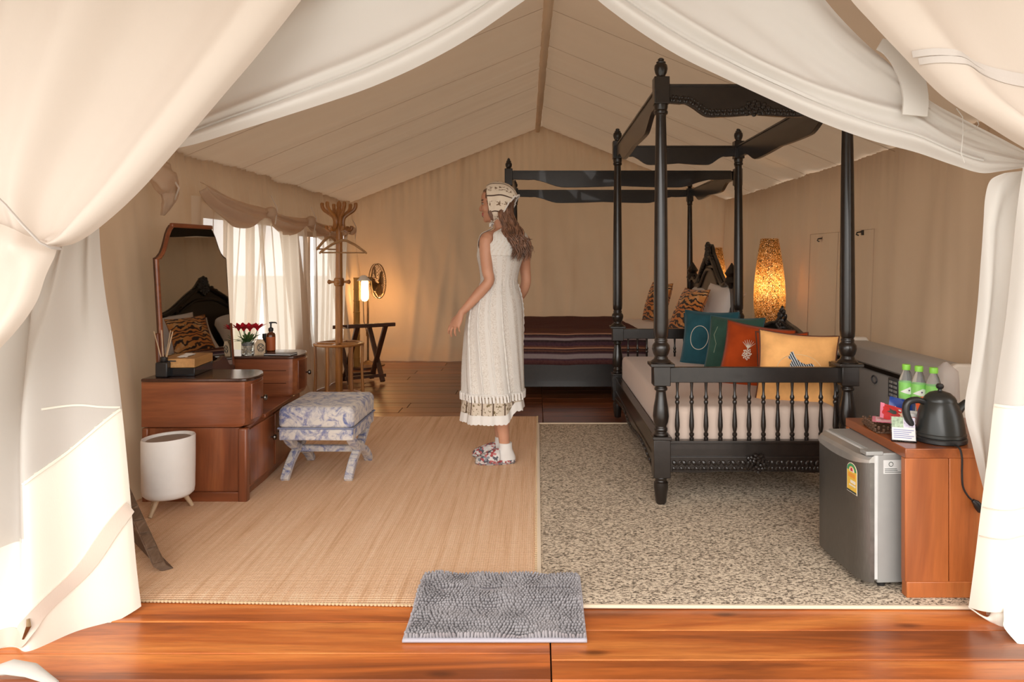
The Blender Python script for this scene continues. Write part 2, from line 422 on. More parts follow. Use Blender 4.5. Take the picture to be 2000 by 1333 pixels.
def four_post(b_, top=True): pass

# ------------------------------------------------------------------ day bed (front right)
DX0, DX1, DY0, DY1 = .603, 1.515, 3.63, 5.60
db = thing('four_poster_daybed', 'black carved four-poster daybed with spindle rails and taupe mattress, nearer of two canopy beds', 'bed', (0, 0, .011))
def day_post(x, y):
    b = MB()
    b.lathe([(.022,0),(.026,.012),(.031,.05),(.036,.085),(.035,.105),(.026,.115),(.029,.122),(.030,.130),(.027,.136)], (x, y, 0), 18)
    blk(b, x, y, .134, .318, .041); blk(b, x, y, .318, .334, .046)
    b.lathe([(.036,.334),(.036,.346),(.028,.352),(.033,.36),(.033,.37),(.027,.378),(.036,.40),(.040,.43),(.036,.47),(.028,.515),(.024,.545),(.024,.552),(.032,.556),(.032,.566),(.026,.572),(.034,.582)], (x, y, 0), 18)
    blk(b, x, y, .58, .674, .041)
    b.box(x-.058, x+.058, y-.058, y+.058, .674, .69)
    b.lathe([(.052,.69),(.045,.70),(.034,.708),(.034,.714),(.03,.72),(.038,.735),(.044,.758),(.042,.775),(.030,.79),(.032,.796),(.032,.802),(.028,.808),(.034,.818),(.036,.85),(.036,1.0),(.033,1.3),(.030,1.6),(.026,1.86),(.025,1.90),(.033,1.904),(.034,1.916),(.030,1.922),(.033,1.935),(.034,1.952)], (x, y, 0), 20)
    blk(b, x, y, 1.95, 2.082, .037)
    o = b.build('post', BLK, db, bev=.003)
    f = MB().lathe([(.03,2.08),(.022,2.088),(.022,2.094),(.028,2.104),(.033,2.125),(.031,2.142),(.022,2.152),(.024,2.158),(.015,2.164),(.016,2.172),(.010,2.178),(.002,2.18)], (x, y, 0), 18)
    f.build('finial', BLK, o)
for x in (DX0, DX1):
    for y in (DY0, DY1): day_post(x, y)
def spindle(b, p, z0, z1, k=1):
    h = z1-z0; q = lambda f: z0+f*h
    b.lathe([(.009*k,q(0)),(.011*k,q(.02)),(.011*k,q(.05)),(.007*k,q(.06)),(.012*k,q(.09)),(.012*k,q(.12)),(.007*k,q(.14)),(.010*k,q(.18)),(.0125*k,q(.24)),(.0115*k,q(.34)),(.008*k,q(.50)),(.007*k,q(.61)),(.011*k,q(.64)),(.011*k,q(.67)),(.007*k,q(.69)),(.011*k,q(.72)),(.011*k,q(.75)),(.007*k,q(.78)),(.006*k,q(.86)),(.008*k,q(.97)),(.009*k,q(1))], p, 10)
# front and back rails with their spindles
for y, nm in ((DY0, 'f'), (DY1, 'b')):
    MB().box(DX0+.038, DX1-.038, y-.016, y+.016, .593, .668).build('guard_rail', BLK, db, bev=.003)
    MB().box(DX0+.038, DX1-.038, y-.018, y+.018, .20, .298).build('end_board', BLK, db, bev=.003)
    MB().box(DX0+.038, DX1-.038, y-.024, y+.020, .296, .311).build('end_moulding', BLK, db, bev=.003)
    for i in range(12):
        b = MB(); spindle(b, (lerp(.683, 1.455, i/11), y, 0), .309, .595, 1.0); b.build('spindle', BLK, db)
# carved apron under the front end board
pts, d = [], Vector((0, .02, 0))
out = [(DX0+.04, .235), (DX1-.04, .235)]+[(lerp(DX1-.04, DX0+.04, i/30), .166-.012*math.cos(2*PI*i/30*1)+.006*math.cos(2*PI*i/15)) for i in range(31)]
MB().prism([(x, DY0-.026, z) for x, z in out], (0, .012, 0)).build('apron', BLK, db, bev=.002)
cv = MB()
scallops(cv, (DX0+.05, DY0-.027, 0), (DX1-.05, DY0-.027, 0), lambda s: .205, 34, .014, .0)
scallops(cv, (DX0+.05, DY0-.027, 0), (DX1-.05, DY0-.027, 0), lambda s: .178, 44, .010, .0)
cv.tube([(lerp(DX0+.05, DX1-.05, i/30), DY0-.028, .168) for i in range(31)], .005, 6)
for k in range(26):
    a = k*2.4; r = .006+.0085*math.sqrt(k)
    cv.sphere((1.06+r*math.cos(a), DY0-.034, .205+.9*r*math.sin(a)), (.010, .010, .013), 6, 4, rot=Matrix.Rotation(a, 3, 'Y'))
co = cv.build('carving', BLK, db); co['kind'] = 'stuff'
# long side rails
for x in (DX0, DX1):
    MB().box(x-.018, x+.018, DY0+.04, DY1-.04, .20, .30).build('side_rail', BLK, db, bev=.003)
    MB().box(x-.024, x+.022, DY0+.04, DY1-.04, .296, .310).build('side_moulding', BLK, db, bev=.003)
o2 = [(y, .20) for y in (DY0+.05, DY1-.05)]
out = [(DY0+.05, .21), (DY1-.05, .21)]+[(lerp(DY1-.05, DY0+.05, i/40), .150-.02*math.cos(4*PI*i/40)-.012*math.sin(PI*i/40)) for i in range(41)]
MB().prism([(DX0-.024, y, z) for y, z in out], (.012, 0, 0)).build('side_apron', BLK, db, bev=.002)
cv = MB(); scallops(cv, (DX0-.026, DY0+.08, 0), (DX0-.026, DY1-.08, 0), lambda s: .17-.015*math.cos(4*PI*s), 46, .012, 0)
co = cv.build('carving', BLK, db); co['kind'] = 'stuff'
# back rest along the right side: spindles, top rail and carved crest
MB().box(DX1-.016, DX1+.016, DY0+.04, DY1-.04, .60, .668).build('back_rail', BLK, db, bev=.003)
for i in range(22):
    b = MB(); spindle(b, (DX1, lerp(DY0+.13, DY1-.13, i/21), 0), .309, .602, 1); b.build('spindle', BLK, db)
cy = 4.58; out = []
for i in range(61):
    s = i/60; y = lerp(cy-.62, cy+.62, s); e = 1-abs(2*s-1)
    out.append((DX1-.016, y, .668+.150*sstep(0, .75, e)+.018*math.sin(e*PI*2.2)))
MB().prism(out+[(DX1-.016, cy+.62, .660), (DX1-.016, cy-.62, .660)], (.032, 0, 0)).build('crest', BLK, db, bev=.004)
cv = MB()
for s in range(40):
    t = (s+.5)/40; y = lerp(cy-.55, cy+.55, t); e = 1-abs(2*t-1)
    cv.sphere((DX1-.018, y, .655+.150*sstep(0, .75, e)+.018*math.sin(e*PI*2.2)), (.010, .015, .011), 6, 4)
for k in range(16):
    a = k*2.4; r = .007+.011*math.sqrt(k); cv.sphere((DX1-.02, cy+r*math.cos(a), .80+r*math.sin(a)*1.2), (.014, .013, .016), 6, 4)
for k, (dy, dz) in enumerate(((0, .085), (-.03, .065), (.03, .065), (-.055, .04), (.055, .04))): cv.sphere((DX1-.005, cy+dy, .80+dz), (.012, .012, .024), 6, 5, rot=Matrix.Rotation(-dy*9, 3, 'X'))
co = cv.build('carving', BLK, db); co['kind'] = 'stuff'
# canopy rails
for a, b_, drop in (((DX0+.03, DY0, 0), (DX1-.03, DY0, 0), (.088, .145)), ((DX0+.03, DY1, 0), (DX1-.03, DY1, 0), (.075, .13)), ((DX0, DY0+.03, 0), (DX0, DY1-.03, 0), (.085, .15)), ((DX1, DY0+.03, 0), (DX1, DY1-.03, 0), (.085, .15))):
    pts, d = rail_valance(a, b_, 2.046, *drop, th=.026)
    r = MB().prism(pts, d).build('canopy_rail', BLK, db, bev=.002)
    A, B_ = Vector(a), Vector(b_)
    MB().bar(A+Vector((0, 0, 2.042)), B_+Vector((0, 0, 2.042)), .040, .012).build('rail_moulding', BLK, r, bev=.002)
cv = MB()
def zf(s):
    e = min(s, 1-s); return 2.046-lerp(.088, .145, sstep(.10, .24, e))-.012*math.sin(PI*min(1, e/.5))+.016
scallops(cv, (DX0+.04, DY0-.013, 0), (DX1-.04, DY0-.013, 0), zf, 54, .011, -.001)
scallops(cv, (DX0+.05, DY0-.013, 0), (DX1-.05, DY0-.013, 0), lambda s: zf(s)+.016, 54, .008, -.001)
scallops(cv, (DX0+.013, DY0+.06, 0), (DX0+.013, DY1-.06, 0), zf, 64, .012, 0)
for k in range(22):
    a = k*2.4; r = .005+.009*math.sqrt(k); cv.sphere((1.06+r*1.4*math.cos(a), DY0-.015, 1.93+r*.8*math.sin(a)), (.012, .006, .010), 6, 4)
co = cv.build('carving', BLK, db); co['kind'] = 'stuff'
# mattress
def soft_box(x0, x1, y0, y1, z0, z1, r=.03, n=5, puff=.0, seed=0):
    b = MB(); rings = []
    def ring(ins, z):
        p = []
        for cx, cy_, a0 in ((x1-r, y1-r, 0), (x0+r, y1-r, PI/2), (x0+r, y0+r, PI), (x1-r, y0+r, 1.5*PI)):
            for k in range(n+1):
                a = a0+PI/2*k/n; p.append(Vector((cx+(r-ins)*math.cos(a), cy_+(r-ins)*math.sin(a), z)))
        return p
    for k in range(n+1):
        a = PI/2*k/n; rings.append(ring(r*(1-math.sin(a))*.6, z0+r*.6*(1-math.cos(a))))
    for k in range(n+1):
        a = PI/2*k/n; rings.append(ring(r*(1-math.cos(a))*.9, z1-r*(1-math.sin(a))))
    b.loft(rings); return b
soft_box(DX0+.028, DX1-.03, DY0+.03, DY1-.03, .29, .466, .035).build('mattress', M['mattress'], db, angle=60)

# ------------------------------------------------------------------ cushions on the day bed
def pillow_fn(w, h, t, seed=0, sag=.05):
    def fn(u, v, side):
        x = 2*u-1; y = 2*v-1
        px = x*(1-.07*(1-y*y)*abs(x)); py = y*(1-.07*(1-x*x)*abs(y))
        th = (max(0, (1-x**2))*max(0, (1-y**2)))**.42
        wr = .05*nz(x*2.5+seed, y*2.5, side)*th
        return Vector((px*w/2, side*(t/2)*(th+wr), py*h/2+h/2-sag*h*.2*(1-x*x)*(y > .6)*(y-.6)))
    return fn
def cushion(name, label, loc, yaw, lean, w, h, t, m, group, pipe=None, emb=None, seed=0, roll=0, cat='cushion'):
    "upright cushion: local x = width, z = up, -y = front; lean tips the top back"
    o = thing(name, label, cat, loc, rot=(0, 0, 0), group=group)
    o.rotation_euler = (Matrix.Rotation(yaw, 3, 'Z') @ Matrix.Rotation(-lean, 3, 'X') @ Matrix.Rotation(roll, 3, 'Y')).to_euler()
    fn = pillow_fn(w, h, t, seed)
    b = MB(); b.grid(lambda u, v: fn(u, v, -1), 22, 22); b.grid(lambda u, v: fn(1-u, v, 1), 22, 22)
    b.build('cover', m, o, angle=85)
    if pipe:
        e = [fn(i/20, 0, 0) for i in range(20)]+[fn(1, i/20, 0) for i in range(20)]+[fn(1-i/20, 1, 0) for i in range(20)]+[fn(0, 1-i/20, 0) for i in range(20)]
        MB().tube(e, .0045, 6, close=True).build('piping', pipe, o)
    if emb: emb(o, fn, w, h)
    return o
def on_cover(fn, x, z, w, h, off=.002):
    u = x/w+.5; v = z/h; p = fn(u, v, -1); return Vector((p.x, p.y-off, p.z))
def stitched(o, fn, w, h, path, rad, m, nm='embroidery', close=False):
    MB().tube([on_cover(fn, x, z, w, h) for x, z in path], rad, 5, close=close).build(nm, m, o)
white_thread = plain('cream thread', (.70, .62, .52), rough=.8); dark_thread = plain('dark thread', (.03, .04, .05), rough=.8)
def velvet(name, c):
    t = NT(name); v = t.coords(); n = t.noise(v, 7, 5)
    t.col(t.ramp(n, [(.3, tuple(x*.72 for x in c)), (.55, c), (.75, tuple(min(1, x*1.25) for x in c))]))
    t.set(Roughness=.9, Sheen_Weight=.35, Sheen_Roughness=.4, Specular_IOR_Level=.1); t.bump(t.noise(v, 260, 2), .15, .002); return t.m
V_teal = velvet('teal velvet', (.022, .085, .110)); V_green = velvet('green velvet', (.035, .085, .065)); V_rust = velvet('rust velvet', (.36, .050, .008)); V_gold = velvet('golden velvet', (.86, .45, .165))
brown_pipe = plain('brown piping', (.10, .03, .012), rough=.8); teal_pipe = plain('teal piping', (.03, .08, .10), rough=.8)
def zebra(o, fn, w, h):
    stitched(o, fn, w, h, [(.01+.115*math.cos(a), .19+.085*math.sin(a)) for a in [PI*1.08-i*PI*1.16/30 for i in range(31)]], .0022, plain('pale gold thread', (.80, .55, .28), rough=.8), 'oval_stitching')
    body = [(-.045,.235),(-.038,.262),(-.033,.258),(-.028,.266),(-.02,.245),(-.008,.225),(.015,.207),(.04,.20),(.066,.208),(.08,.20),(.084,.185),(.07,.172),(.04,.168),(0,.166),(-.035,.168),(-.04,.19),(-.03,.215),(-.045,.222),(-.052,.228)]
    c = [on_cover(fn, x, z+.025, w, h, .0035) for x, z in body]
    t = NT('zebra embroidery'); wv = t.add('ShaderNodeTexWave'); wv.inputs['Scale'].default_value = 30; wv.inputs['Distortion'].default_value = 3; t.link(t.coords(rot=(0, .5, 0)), wv.inputs['Vector'])
    t.col(t.ramp(wv.outputs['Fac'], [(.5, (.015, .02, .03)), (.62, (.50, .53, .55))])); t.set(Roughness=.8)
    MB().prism(c, (0, -.0025, 0)).build('zebra_embroidery', t.m, o, smooth=False)
def pineapple(o, fn, w, h):
    b = MB()
    for k in range(26):
        a = k*2.4; r = .0052*math.sqrt(k); b.sphere(on_cover(fn, -.05+r*math.cos(a), .20+1.3*r*math.sin(a), w, h, .001), (.0042, .002, .0055), 6, 4)
    for k in range(7):
        a = (k-3)*.28; b.tube([on_cover(fn, -.05, .235, w, h), on_cover(fn, -.05+.05*math.sin(a), .235+.055*math.cos(a), w, h)], [.0028, .001], 5)
    b.build('pineapple_embroidery', white_thread, o)
    stitched(o, fn, w, h, [(.10, .30), (.098, .24), (.105, .19), (.095, .15), (.10, .10)], .003, white_thread)
def oval(o, fn, w, h): stitched(o, fn, w, h, [(-.05+.07*math.cos(a), .20+.085*math.sin(a)) for a in [i*2*PI/30 for i in range(30)]], .0022, white_thread, 'oval_stitching', close=True)
def leafstitch(o, fn, w, h): stitched(o, fn, w, h, [(-.11, .32), (-.13, .26), (-.10, .20), (-.11, .14)], .002, plain('sage thread', (.22, .28, .20), rough=.8))
GC = 'velvet cushions on the daybed'
cushion('cushion', 'golden orange velvet cushion with a zebra, frontmost on the daybed', (1.33, 3.84, .432), math.radians(-15), math.radians(16), .40, .40, .13, V_gold, GC, brown_pipe, zebra, 1, roll=math.radians(4))
cushion('cushion', 'rust red velvet cushion with stitched pineapple beside the golden one', (1.235, 4.30, .440), math.radians(-24), math.radians(20), .41, .40, .12, V_rust, GC, brown_pipe, pineapple, 2, roll=math.radians(7))
cushion('cushion', 'plain rust cushion showing only its top edge behind the golden cushion', (1.345, 4.06, .430), math.radians(-12), math.radians(14), .28, .38, .08, V_rust, GC, brown_pipe, None, 3)
cushion('cushion', 'dark green velvet cushion between the teal and rust cushions', (1.235, 4.78, .445), math.radians(-40), math.radians(17), .38, .40, .12, V_green, GC, teal_pipe, leafstitch, 4)
cushion('cushion', 'teal blue cushion with stitched oval, frontmost of the two blue ones', (1.165, 5.13, .452), math.radians(-36), math.radians(14), .40, .40, .12, V_teal, GC, teal_pipe, oval, 5)
cushion('cushion', 'darker blue cushion at the far end of the daybed behind the teal one', (1.245, 5.34, .440), math.radians(-22), math.radians(6), .40, .37, .09, velvet('navy teal velvet', (.020, .052, .072)), GC, teal_pipe, None, 6)
tag_b = None
# ------------------------------------------------------------------ double bed (back)
QX0, QX1, QY0, QY1 = -.25, 1.70, 6.42, 8.22
qb = thing('four_poster_double_bed', 'black four-poster double bed with arched carved headboard at the back of the tent', 'bed', (0, 0, 0))
def q_post(x, y, k):
    b = MB(); zt = 1.95
    b.lathe([(.022,0),(.03,.05),(.035,.085),(.026,.11),(.03,.13)], (x, y, 0), 14); blk(b, x, y, .12, .34, .042)
    b.lathe([(.034,.34),(.038,.40),(.03,.50),(.03,.56),(.036,.60),(.03,.64)], (x, y, 0), 14); blk(b, x, y, .63, .70, .038)
    b.lathe([(.036,.70),(.026,.72),(.038,.76),(.026,.80),(.032,.83),(.032,1.2),(.026,1.70),(.024,1.80),(.031,1.806),(.028,1.82),(.032,1.842)], (x, y, 0), 16)
    blk(b, x, y, 1.84, 1.985, .034)
    o = b.build('post', BLK, qb, bev=.003)
    MB().lathe([(.028,1.984),(.02,1.992),(.028,2.008),(.030,2.026),(.02,2.044),(.022,2.05),(.012,2.06),(.013,2.068),(.002,2.08)], (x, y, 0), 14).build('finial', BLK, o)
for x in (QX0, QX1):
    for y in (QY0, QY1): q_post(x+(0 if x < 0 else (.03 if y == QY0 else -.015)), y, 0)
for a, b_ in (((QX0+.03, QY0, 0), (QX1-.03, QY0, 0)), ((QX0+.03, QY1, 0), (QX1-.03, QY1, 0)), ((QX0, QY0+.03, 0), (QX0, QY1-.03, 0)), ((QX1, QY0+.03, 0), (QX1, QY1-.03, 0))):
    pts, d = rail_valance(a, b_, 1.965, .072, .13, th=.028)
    r = MB().prism(pts, d).build('canopy_rail', BLK, qb, bev=.002)
    MB().bar(Vector(a)+Vector((0, 0, 1.962)), Vector(b_)+Vector((0, 0, 1.962)), .040, .012).build('rail_moulding', BLK, r)
for y in (QY0, QY1): MB().box(QX0+.03, QX1-.03, y-.02, y+.02, .10, .30).build('side_rail', BLK, qb, bev=.004)
MB().box(QX0-.018, QX0+.018, QY0+.03, QY1-.03, .10, .42).build('foot_board', BLK, qb, bev=.004)
soft_box(QX0+.03, QX1-.06, QY0+.01, QY1-.02, .26, .545, .05).build('mattress', M['white_sheet'], qb, angle=60)
# headboard: arch with shoulders, raised moulding, crown carving
def hb(t):
    e = abs(2*t-1)
    z = lerp(1.25, 1.00, sstep(.05, .70, e)); z += .035*math.exp(-((e-.86)/.09)**2)
    z += .10*math.exp(-(e/.09)**2)
    return z
HY0, HY1 = QY0+.05, QY1-.05
out = [(QX1+.0, lerp(HY0, HY1, i/80), hb(i/80)) for i in range(81)]
MB().prism(out+[(QX1, HY1, .30), (QX1, HY0, .30)], (.035, 0, 0)).build('headboard', BLK, qb, bev=.004)
MB().tube([(QX1-.012, lerp(HY0, HY1, i/80), min(hb(i/80), 1.26)-.035) for i in range(81)], .026, 8).build('headboard_moulding', BLK, qb)
MB().tube([(QX1-.006, lerp(HY0+.16, HY1-.16, i/60), lerp(1.10, .86, sstep(.1, .9, abs(2*i/60-1)))) for i in range(61)], .018, 8).build('headboard_moulding', BLK, qb)
cv = MB(); ym = (HY0+HY1)/2
for k in range(40):
    a = k*2.4; r = .012*math.sqrt(k); cv.sphere((QX1-.018, ym+r*.9*math.cos(a), 1.26+r*1.35*math.sin(a)), (.025, .020, .026), 6, 4)
for s in (-1, 1):
    for k in range(7): cv.sphere((QX1-.015, ym+s*(.06+.055*k), 1.27-.030*k-.003*k*k), (.02, .026, .018), 6, 4)
    for k in range(12): cv.sphere((QX1-.015, ym+s*(.80+.03*math.cos(k*1.7)), 1.04+.05*math.sin(k*2.3)), (.022, .022, .022), 6, 4)
    cv.lathe([(.05,.98),(.07,1.0),(.06,1.03),(.045,1.05),(.065,1.08),(.05,1.10),(.03,1.13),(.004,1.17)], (QX1, ym+s*.82, 0), 10)
co = cv.build('carving', BLK, qb); co['kind'] = 'stuff'
# striped throw over the bed (uv v runs front hem -> back)
t = NT('striped woven throw'); uvn = t.add('ShaderNodeUVMap'); uvn.uv_map = 'UVMap'; sp = t.add('ShaderNodeSeparateXYZ'); t.link(uvn.outputs[0], sp.inputs[0])
zig = t.add('ShaderNodeMath', operation='PINGPONG'); t.link(t.math('MULTIPLY', sp.outputs[0], 90), zig.inputs[0]); zig.inputs[1].default_value = .5
vv = t.math('ADD', sp.outputs[1], t.math('MULTIPLY', zig.outputs[0], .004))
maroon, plum, grey_, tan_, black_, br = (.085, .030, .030), (.060, .028, .042), (.27, .22, .22), (.42, .22, .13), (.03, .018, .022), (.115, .045, .032)
stops = [(0, maroon), (.028, plum), (.042, grey_), (.072, plum), (.080, black_), (.088, br), (.100, black_), (.106, tan_), (.116, br), (.128, plum), (.150, black_), (.165, grey_), (.185, plum), (.195, black_), (.203, tan_), (.210, maroon), (.235, tan_), (.240, maroon), (.30, br), (.36, maroon), (.42, br), (.5, maroon)]
half = stops
c1 = t.ramp(t.math('MULTIPLY', vv, 1.85), half, 'CONSTANT')
t.col(t.mix(.12, c1, t.ramp(t.noise(t.coords(), 60, 3), [(.3, (.02, .01, .01)), (.7, (.25, .15, .12))]))); t.set(Roughness=.9, Specular_IOR_Level=.1); t.bump(t.noise(t.coords(), 200, 2), .2, .002)
def throw(u, v):
    x = lerp(QX0+.005, .94, u)
    s = v*2.36                                             # arc length across the bed from the front hem
    drop = .255
    if s < drop: y, z = QY0-.035-.006*math.sin(x*9), .295+s
    elif s < drop+1.86: y, z = QY0-.035+(s-drop), .565
    else: y, z = QY1+.0, .565-(s-drop-1.86)
    if drop-.03 < s < drop+.05: z -= .006
    skew = .05*sstep(.9, 1, u)*0
    z += .006*nz(x*3, y*3, 4)+.004*nz(x*9, y*9, 2)
    if s > drop: x += .10*(s-drop)/1.86*sstep(.6, 1, u)*-1
    return (x, y, z)
thr = MB().grid(throw, 50, 90).build('bed_throw', t.m, angle=70, solid=.008)
tag(thr, 'maroon striped woven throw spread over the double bed', 'blanket')
# white pillows and tiger cushions
t = NT('tiger print'); v = t.coords(); wv = t.add('ShaderNodeTexWave'); wv.inputs['Scale'].default_value = 6.5; wv.inputs['Distortion'].default_value = 13; wv.inputs['Detail Scale'].default_value = 1.4; wv.bands_direction = 'Z'; t.link(v, wv.inputs['Vector'])
n1 = t.noise(v, 7, 3); basec = t.ramp(n1, [(.35, (.55, .17, .03)), (.55, (.62, .27, .07)), (.70, (.75, .55, .32))])
t.col(t.mix(t.ramp(wv.outputs['Fac'], [(.28, (1, 1, 1)), (.40, (0, 0, 0))]), basec, (.025, .012, .008))); t.set(Roughness=.8, Sheen_Weight=.2)
TG = t.m; GP = 'white pillows against the headboard'; GT = 'tiger print cushions'
tp = plain('dark orange piping', (.30, .10, .02), rough=.8)
tan_thread = plain('tan thread', (.50, .34, .18), rough=.8)
def eyes(o, fn, w, h):
    for sx in (-.05, .055):
        p = on_cover(fn, sx, h*.70, w, h, .001); b = MB().sphere(p, (.015, .003, .010), 10, 6); b.build('tiger_eye_patch', tan_thread, o)
        MB().sphere(p-Vector((0, .004, 0)), (.006, .003, .006), 10, 6).build('tiger_eye', dark_thread, o)
cushion('pillow', 'white pillow propped on the headboard at the near side of the double bed', (1.50, 6.86, .55), math.radians(-68), math.radians(38), .66, .44, .17, M['white_sheet'], GP, None, None, 11, cat='pillow')
cushion('pillow', 'white pillow standing behind the front white pillow, edge against the headboard', (1.59, 6.80, .55), math.radians(-80), math.radians(15), .58, .44, .14, M['white_sheet'], GP, None, None, 12, cat='pillow')
cushion('pillow', 'white pillow at the far side of the double bed behind the far tiger cushion', (1.50, 7.72, .55), math.radians(-85), math.radians(35), .66, .44, .16, M['white_sheet'], GP, None, None, 13, cat='pillow')
cushion('cushion', 'orange tiger print cushion leaning on the near white pillow', (1.30, 6.78, .55), math.radians(-70), math.radians(26), .42, .42, .15, TG, GT, tp, eyes, 14)
cushion('cushion', 'orange tiger print cushion half hidden behind the daybed post, farther back', (1.20, 7.80, .55), math.radians(-70), math.radians(18), .42, .42, .15, TG, GT, tp, eyes, 15)
# ------------------------------------------------------------------ rugs and door mat
def rug_jute():
    t = NT('jute weave'); v = t.coords()
    w = t.add('ShaderNodeTexWave'); w.bands_direction = 'Y'; w.inputs['Scale'].default_value = 26; w.inputs['Distortion'].default_value = 1.2; w.inputs['Detail'].default_value = 2; w.inputs['Detail Scale'].default_value = 6; t.link(v, w.inputs['Vector'])
    w2 = t.add('ShaderNodeTexWave'); w2.bands_direction = 'X'; w2.inputs['Scale'].default_value = 34; w2.inputs['Distortion'].default_value = 2.5; t.link(v, w2.inputs['Vector'])
    str_ = t.noise(t.coords(scale=(17, .40, 1)), 2.6, 6, .66); fine = t.noise(t.coords(scale=(1, 3, 1)), 70, 3)
    c = t.ramp(str_, [(.30, (.60, .36, .21)), (.46, (.76, .50, .325)), (.70, (.86, .62, .44))])
    c = t.mix(t.math('MULTIPLY', t.ramp(fine, [(.4, (0, 0, 0)), (.7, (1, 1, 1))]), .30), c, (.50, .30, .15))
    h = t.math('ADD', w.outputs['Fac'], t.math('MULTIPLY', w2.outputs['Fac'], .6))
    c = t.mix(t.math('MULTIPLY', t.ramp(h, [(.15, (1, 1, 1)), (.6, (0, 0, 0))]), .45), c, (.42, .25, .13))
    t.col(c); t.set(Roughness=.95, Specular_IOR_Level=.1); t.bump(h, .5, .004); return t.m
def rug_grey():
    t = NT('speckled loop carpet'); v = t.coords(rot=(0, 0, .5), scale=(1, 1.0, 1))
    n = t.noise(t.coords(scale=(.62, 1.25, 1), rot=(0, 0, .25)), 125, 2.8, .68, .5)
    c = t.ramp(n, [(.36, (.06, .048, .038)), (.44, (.18, .14, .105)), (.50, (.54, .45, .345)), (.62, (.76, .65, .51))])
    t.col(t.mix(.10, c, t.ramp(t.noise(v, 4, 3), [(.3, (.24, .20, .15)), (.7, (.44, .37, .28))]))); t.set(Roughness=.97, Specular_IOR_Level=.08); t.bump(n, .55, .006); return t.m
rg = thing('jute_rug', 'wide natural jute rug on the left half of the tent floor', 'rug', (0, 0, 0))
def rugslab(quad, z0, z1, wav=0):
    b = MB(); a0, a1, a2, a3 = [Vector((*p, 0)) for p in quad]     # front-left, front-right, back-right, back-left
    def fn(u, v):
        p = a0.lerp(a1, u).lerp(a3.lerp(a2, u), v); e = min(u, 1-u, v, 1-v)
        return Vector((p.x+wav*.4*nz(p.y*6, 1)*(u < .001 or u > .999), p.y+wav*nz(p.x*7, 4)*(v < .001 or v > .999), z1 if e > 0 else z0+.4*(z1-z0)))
    b.grid(fn, 120, 60); return b
rugslab([(-2.02, 2.63), (-.006, 2.56), (-.002, 5.66), (-2.00, 5.66)], .001, .010, .02).build('pile', rug_jute(), rg, angle=50)
tw = MB()
for (p, q) in (((-2.02, 2.63), (-.006, 2.56)), ((-.006, 2.56), (-.002, 5.66))):
    n = 150
    for i in range(n):
        a = Vector((*p, .006)).lerp(Vector((*q, .006)), (i+.5)/n)
        tw.sphere(a, (.008, .0065, .0055), 6, 4)
o = tw.build('edge_binding', cloth('jute binding', (.52, .38, .23), weave=200), rg); o['kind'] = 'stuff'
gr = thing('grey_carpet', 'speckled grey beige carpet with cream binding under the daybed', 'rug', (0, 0, 0))
rugslab([(.012, 2.575), (2.15, 2.56), (2.15, 5.40), (.012, 5.40)], .001, .011).build('pile', rug_grey(), gr, angle=50)
bnd = cloth('cream binding tape', (.66, .54, .40), weave=200)
for a, b_ in (((.006, 2.568), (2.15, 2.553)), ((.006, 2.568), (.006, 5.405)), ((.006, 5.405), (2.15, 5.405))):
    MB().bar((*a, .007), (*b_, .007), .016, .012).build('edge_binding', bnd, gr, bev=.004)
dm = thing('door_mat', 'small grey chenille door mat across the rug edge at the entrance', 'mat', (-.135, 2.555, .0))
mc = plain('grey chenille', (.27, .255, .265), rough=.95, var=.12, nscale=40)
def matz(x, y): return .012*sstep(-.04, .03, y+.0)+.001
def matp(u, v):
    x = lerp(-.292-.006*math.sin(v*3)*0, .292, u)+(.012*(v-.5))*(1-2*u)*-.3; y = lerp(-.225, .228, v)+.006*math.sin(u*5+1)*(v > .9)
    return Vector((x, y, matz(x, y)+.006))
b = MB().grid(matp, 40, 30)
b.build('backing', cloth('mat hem', (.38, .36, .40), weave=200), dm, solid=.008)
b = MB(); r2 = random.Random(5)
for j in range(30):
    for i in range(54):
        u, v = (i+.5+.5*(j % 2)-.25)/54, (j+.5)/30
        if not (.012 < u < .988): continue
        p = matp(u, .02+v*.97); w = .5+nz(p.x*12, p.y*12, 3)
        lx = .014*nz(p.x*11, p.y*11, 7)+r2.uniform(-.003, .003); ly = -.006+.014*nz(p.x*10, p.y*10, 17)+r2.uniform(-.003, .003)
        if abs(p.y-.10-.012*p.x) < .006 and -.2 < p.x < .25 and nz(p.x*20, 3) > -.25: continue
        h = .017+.010*w
        b.lathe([(.0030, 0), (.0052, h*.4), (.0054, h*.8), (.0022, h)], p, 5, cap=True)
        for k in range(len(b.v)-20, len(b.v)):
            q = b.v[k]; f = (q.z-p.z)/h; q.x += lx*f; q.y += ly*f
o = b.build('pile', mc, dm, fixn=False); o['kind'] = 'stuff'

# ------------------------------------------------------------------ dressing table
dz = thing('dressing_table', 'walnut dressing table with rounded drawer pedestals against the left tent wall', 'dressing table', (0, 0, 0))
def foot(pts, z0, z1): return [Vector((x, y, z0)) for x, y in pts], (0, 0, z1-z0)
WX = -1.95
low = [(WX, 3.672), (-1.452, 3.672), (-1.45, 4.0), (-1.475, 4.40), (-1.505, 4.70), (WX, 4.70)]
MB().prism(*foot(low, .055, .372)).build('lower_cabinet', M['dresser_v'], dz, bev=.004)
pl = [(WX, 3.66), (-1.47, 3.66), (-1.475, 4.0), (-1.50, 4.4), (-1.53, 4.69), (WX, 4.69)]
MB().prism(*foot(pl, .0, .056)).build('plinth', M['dresser'], dz, bev=.003)
MB().box(-1.478, -1.432, 3.655, 3.70, .0, .372).build('corner_post', M['dresser_v'], dz, bev=.010, seg=3)
MB().box(WX, WX+.03, 3.655, 3.70, .0, .372).build('corner_post', M['dresser_v'], dz, bev=.006)
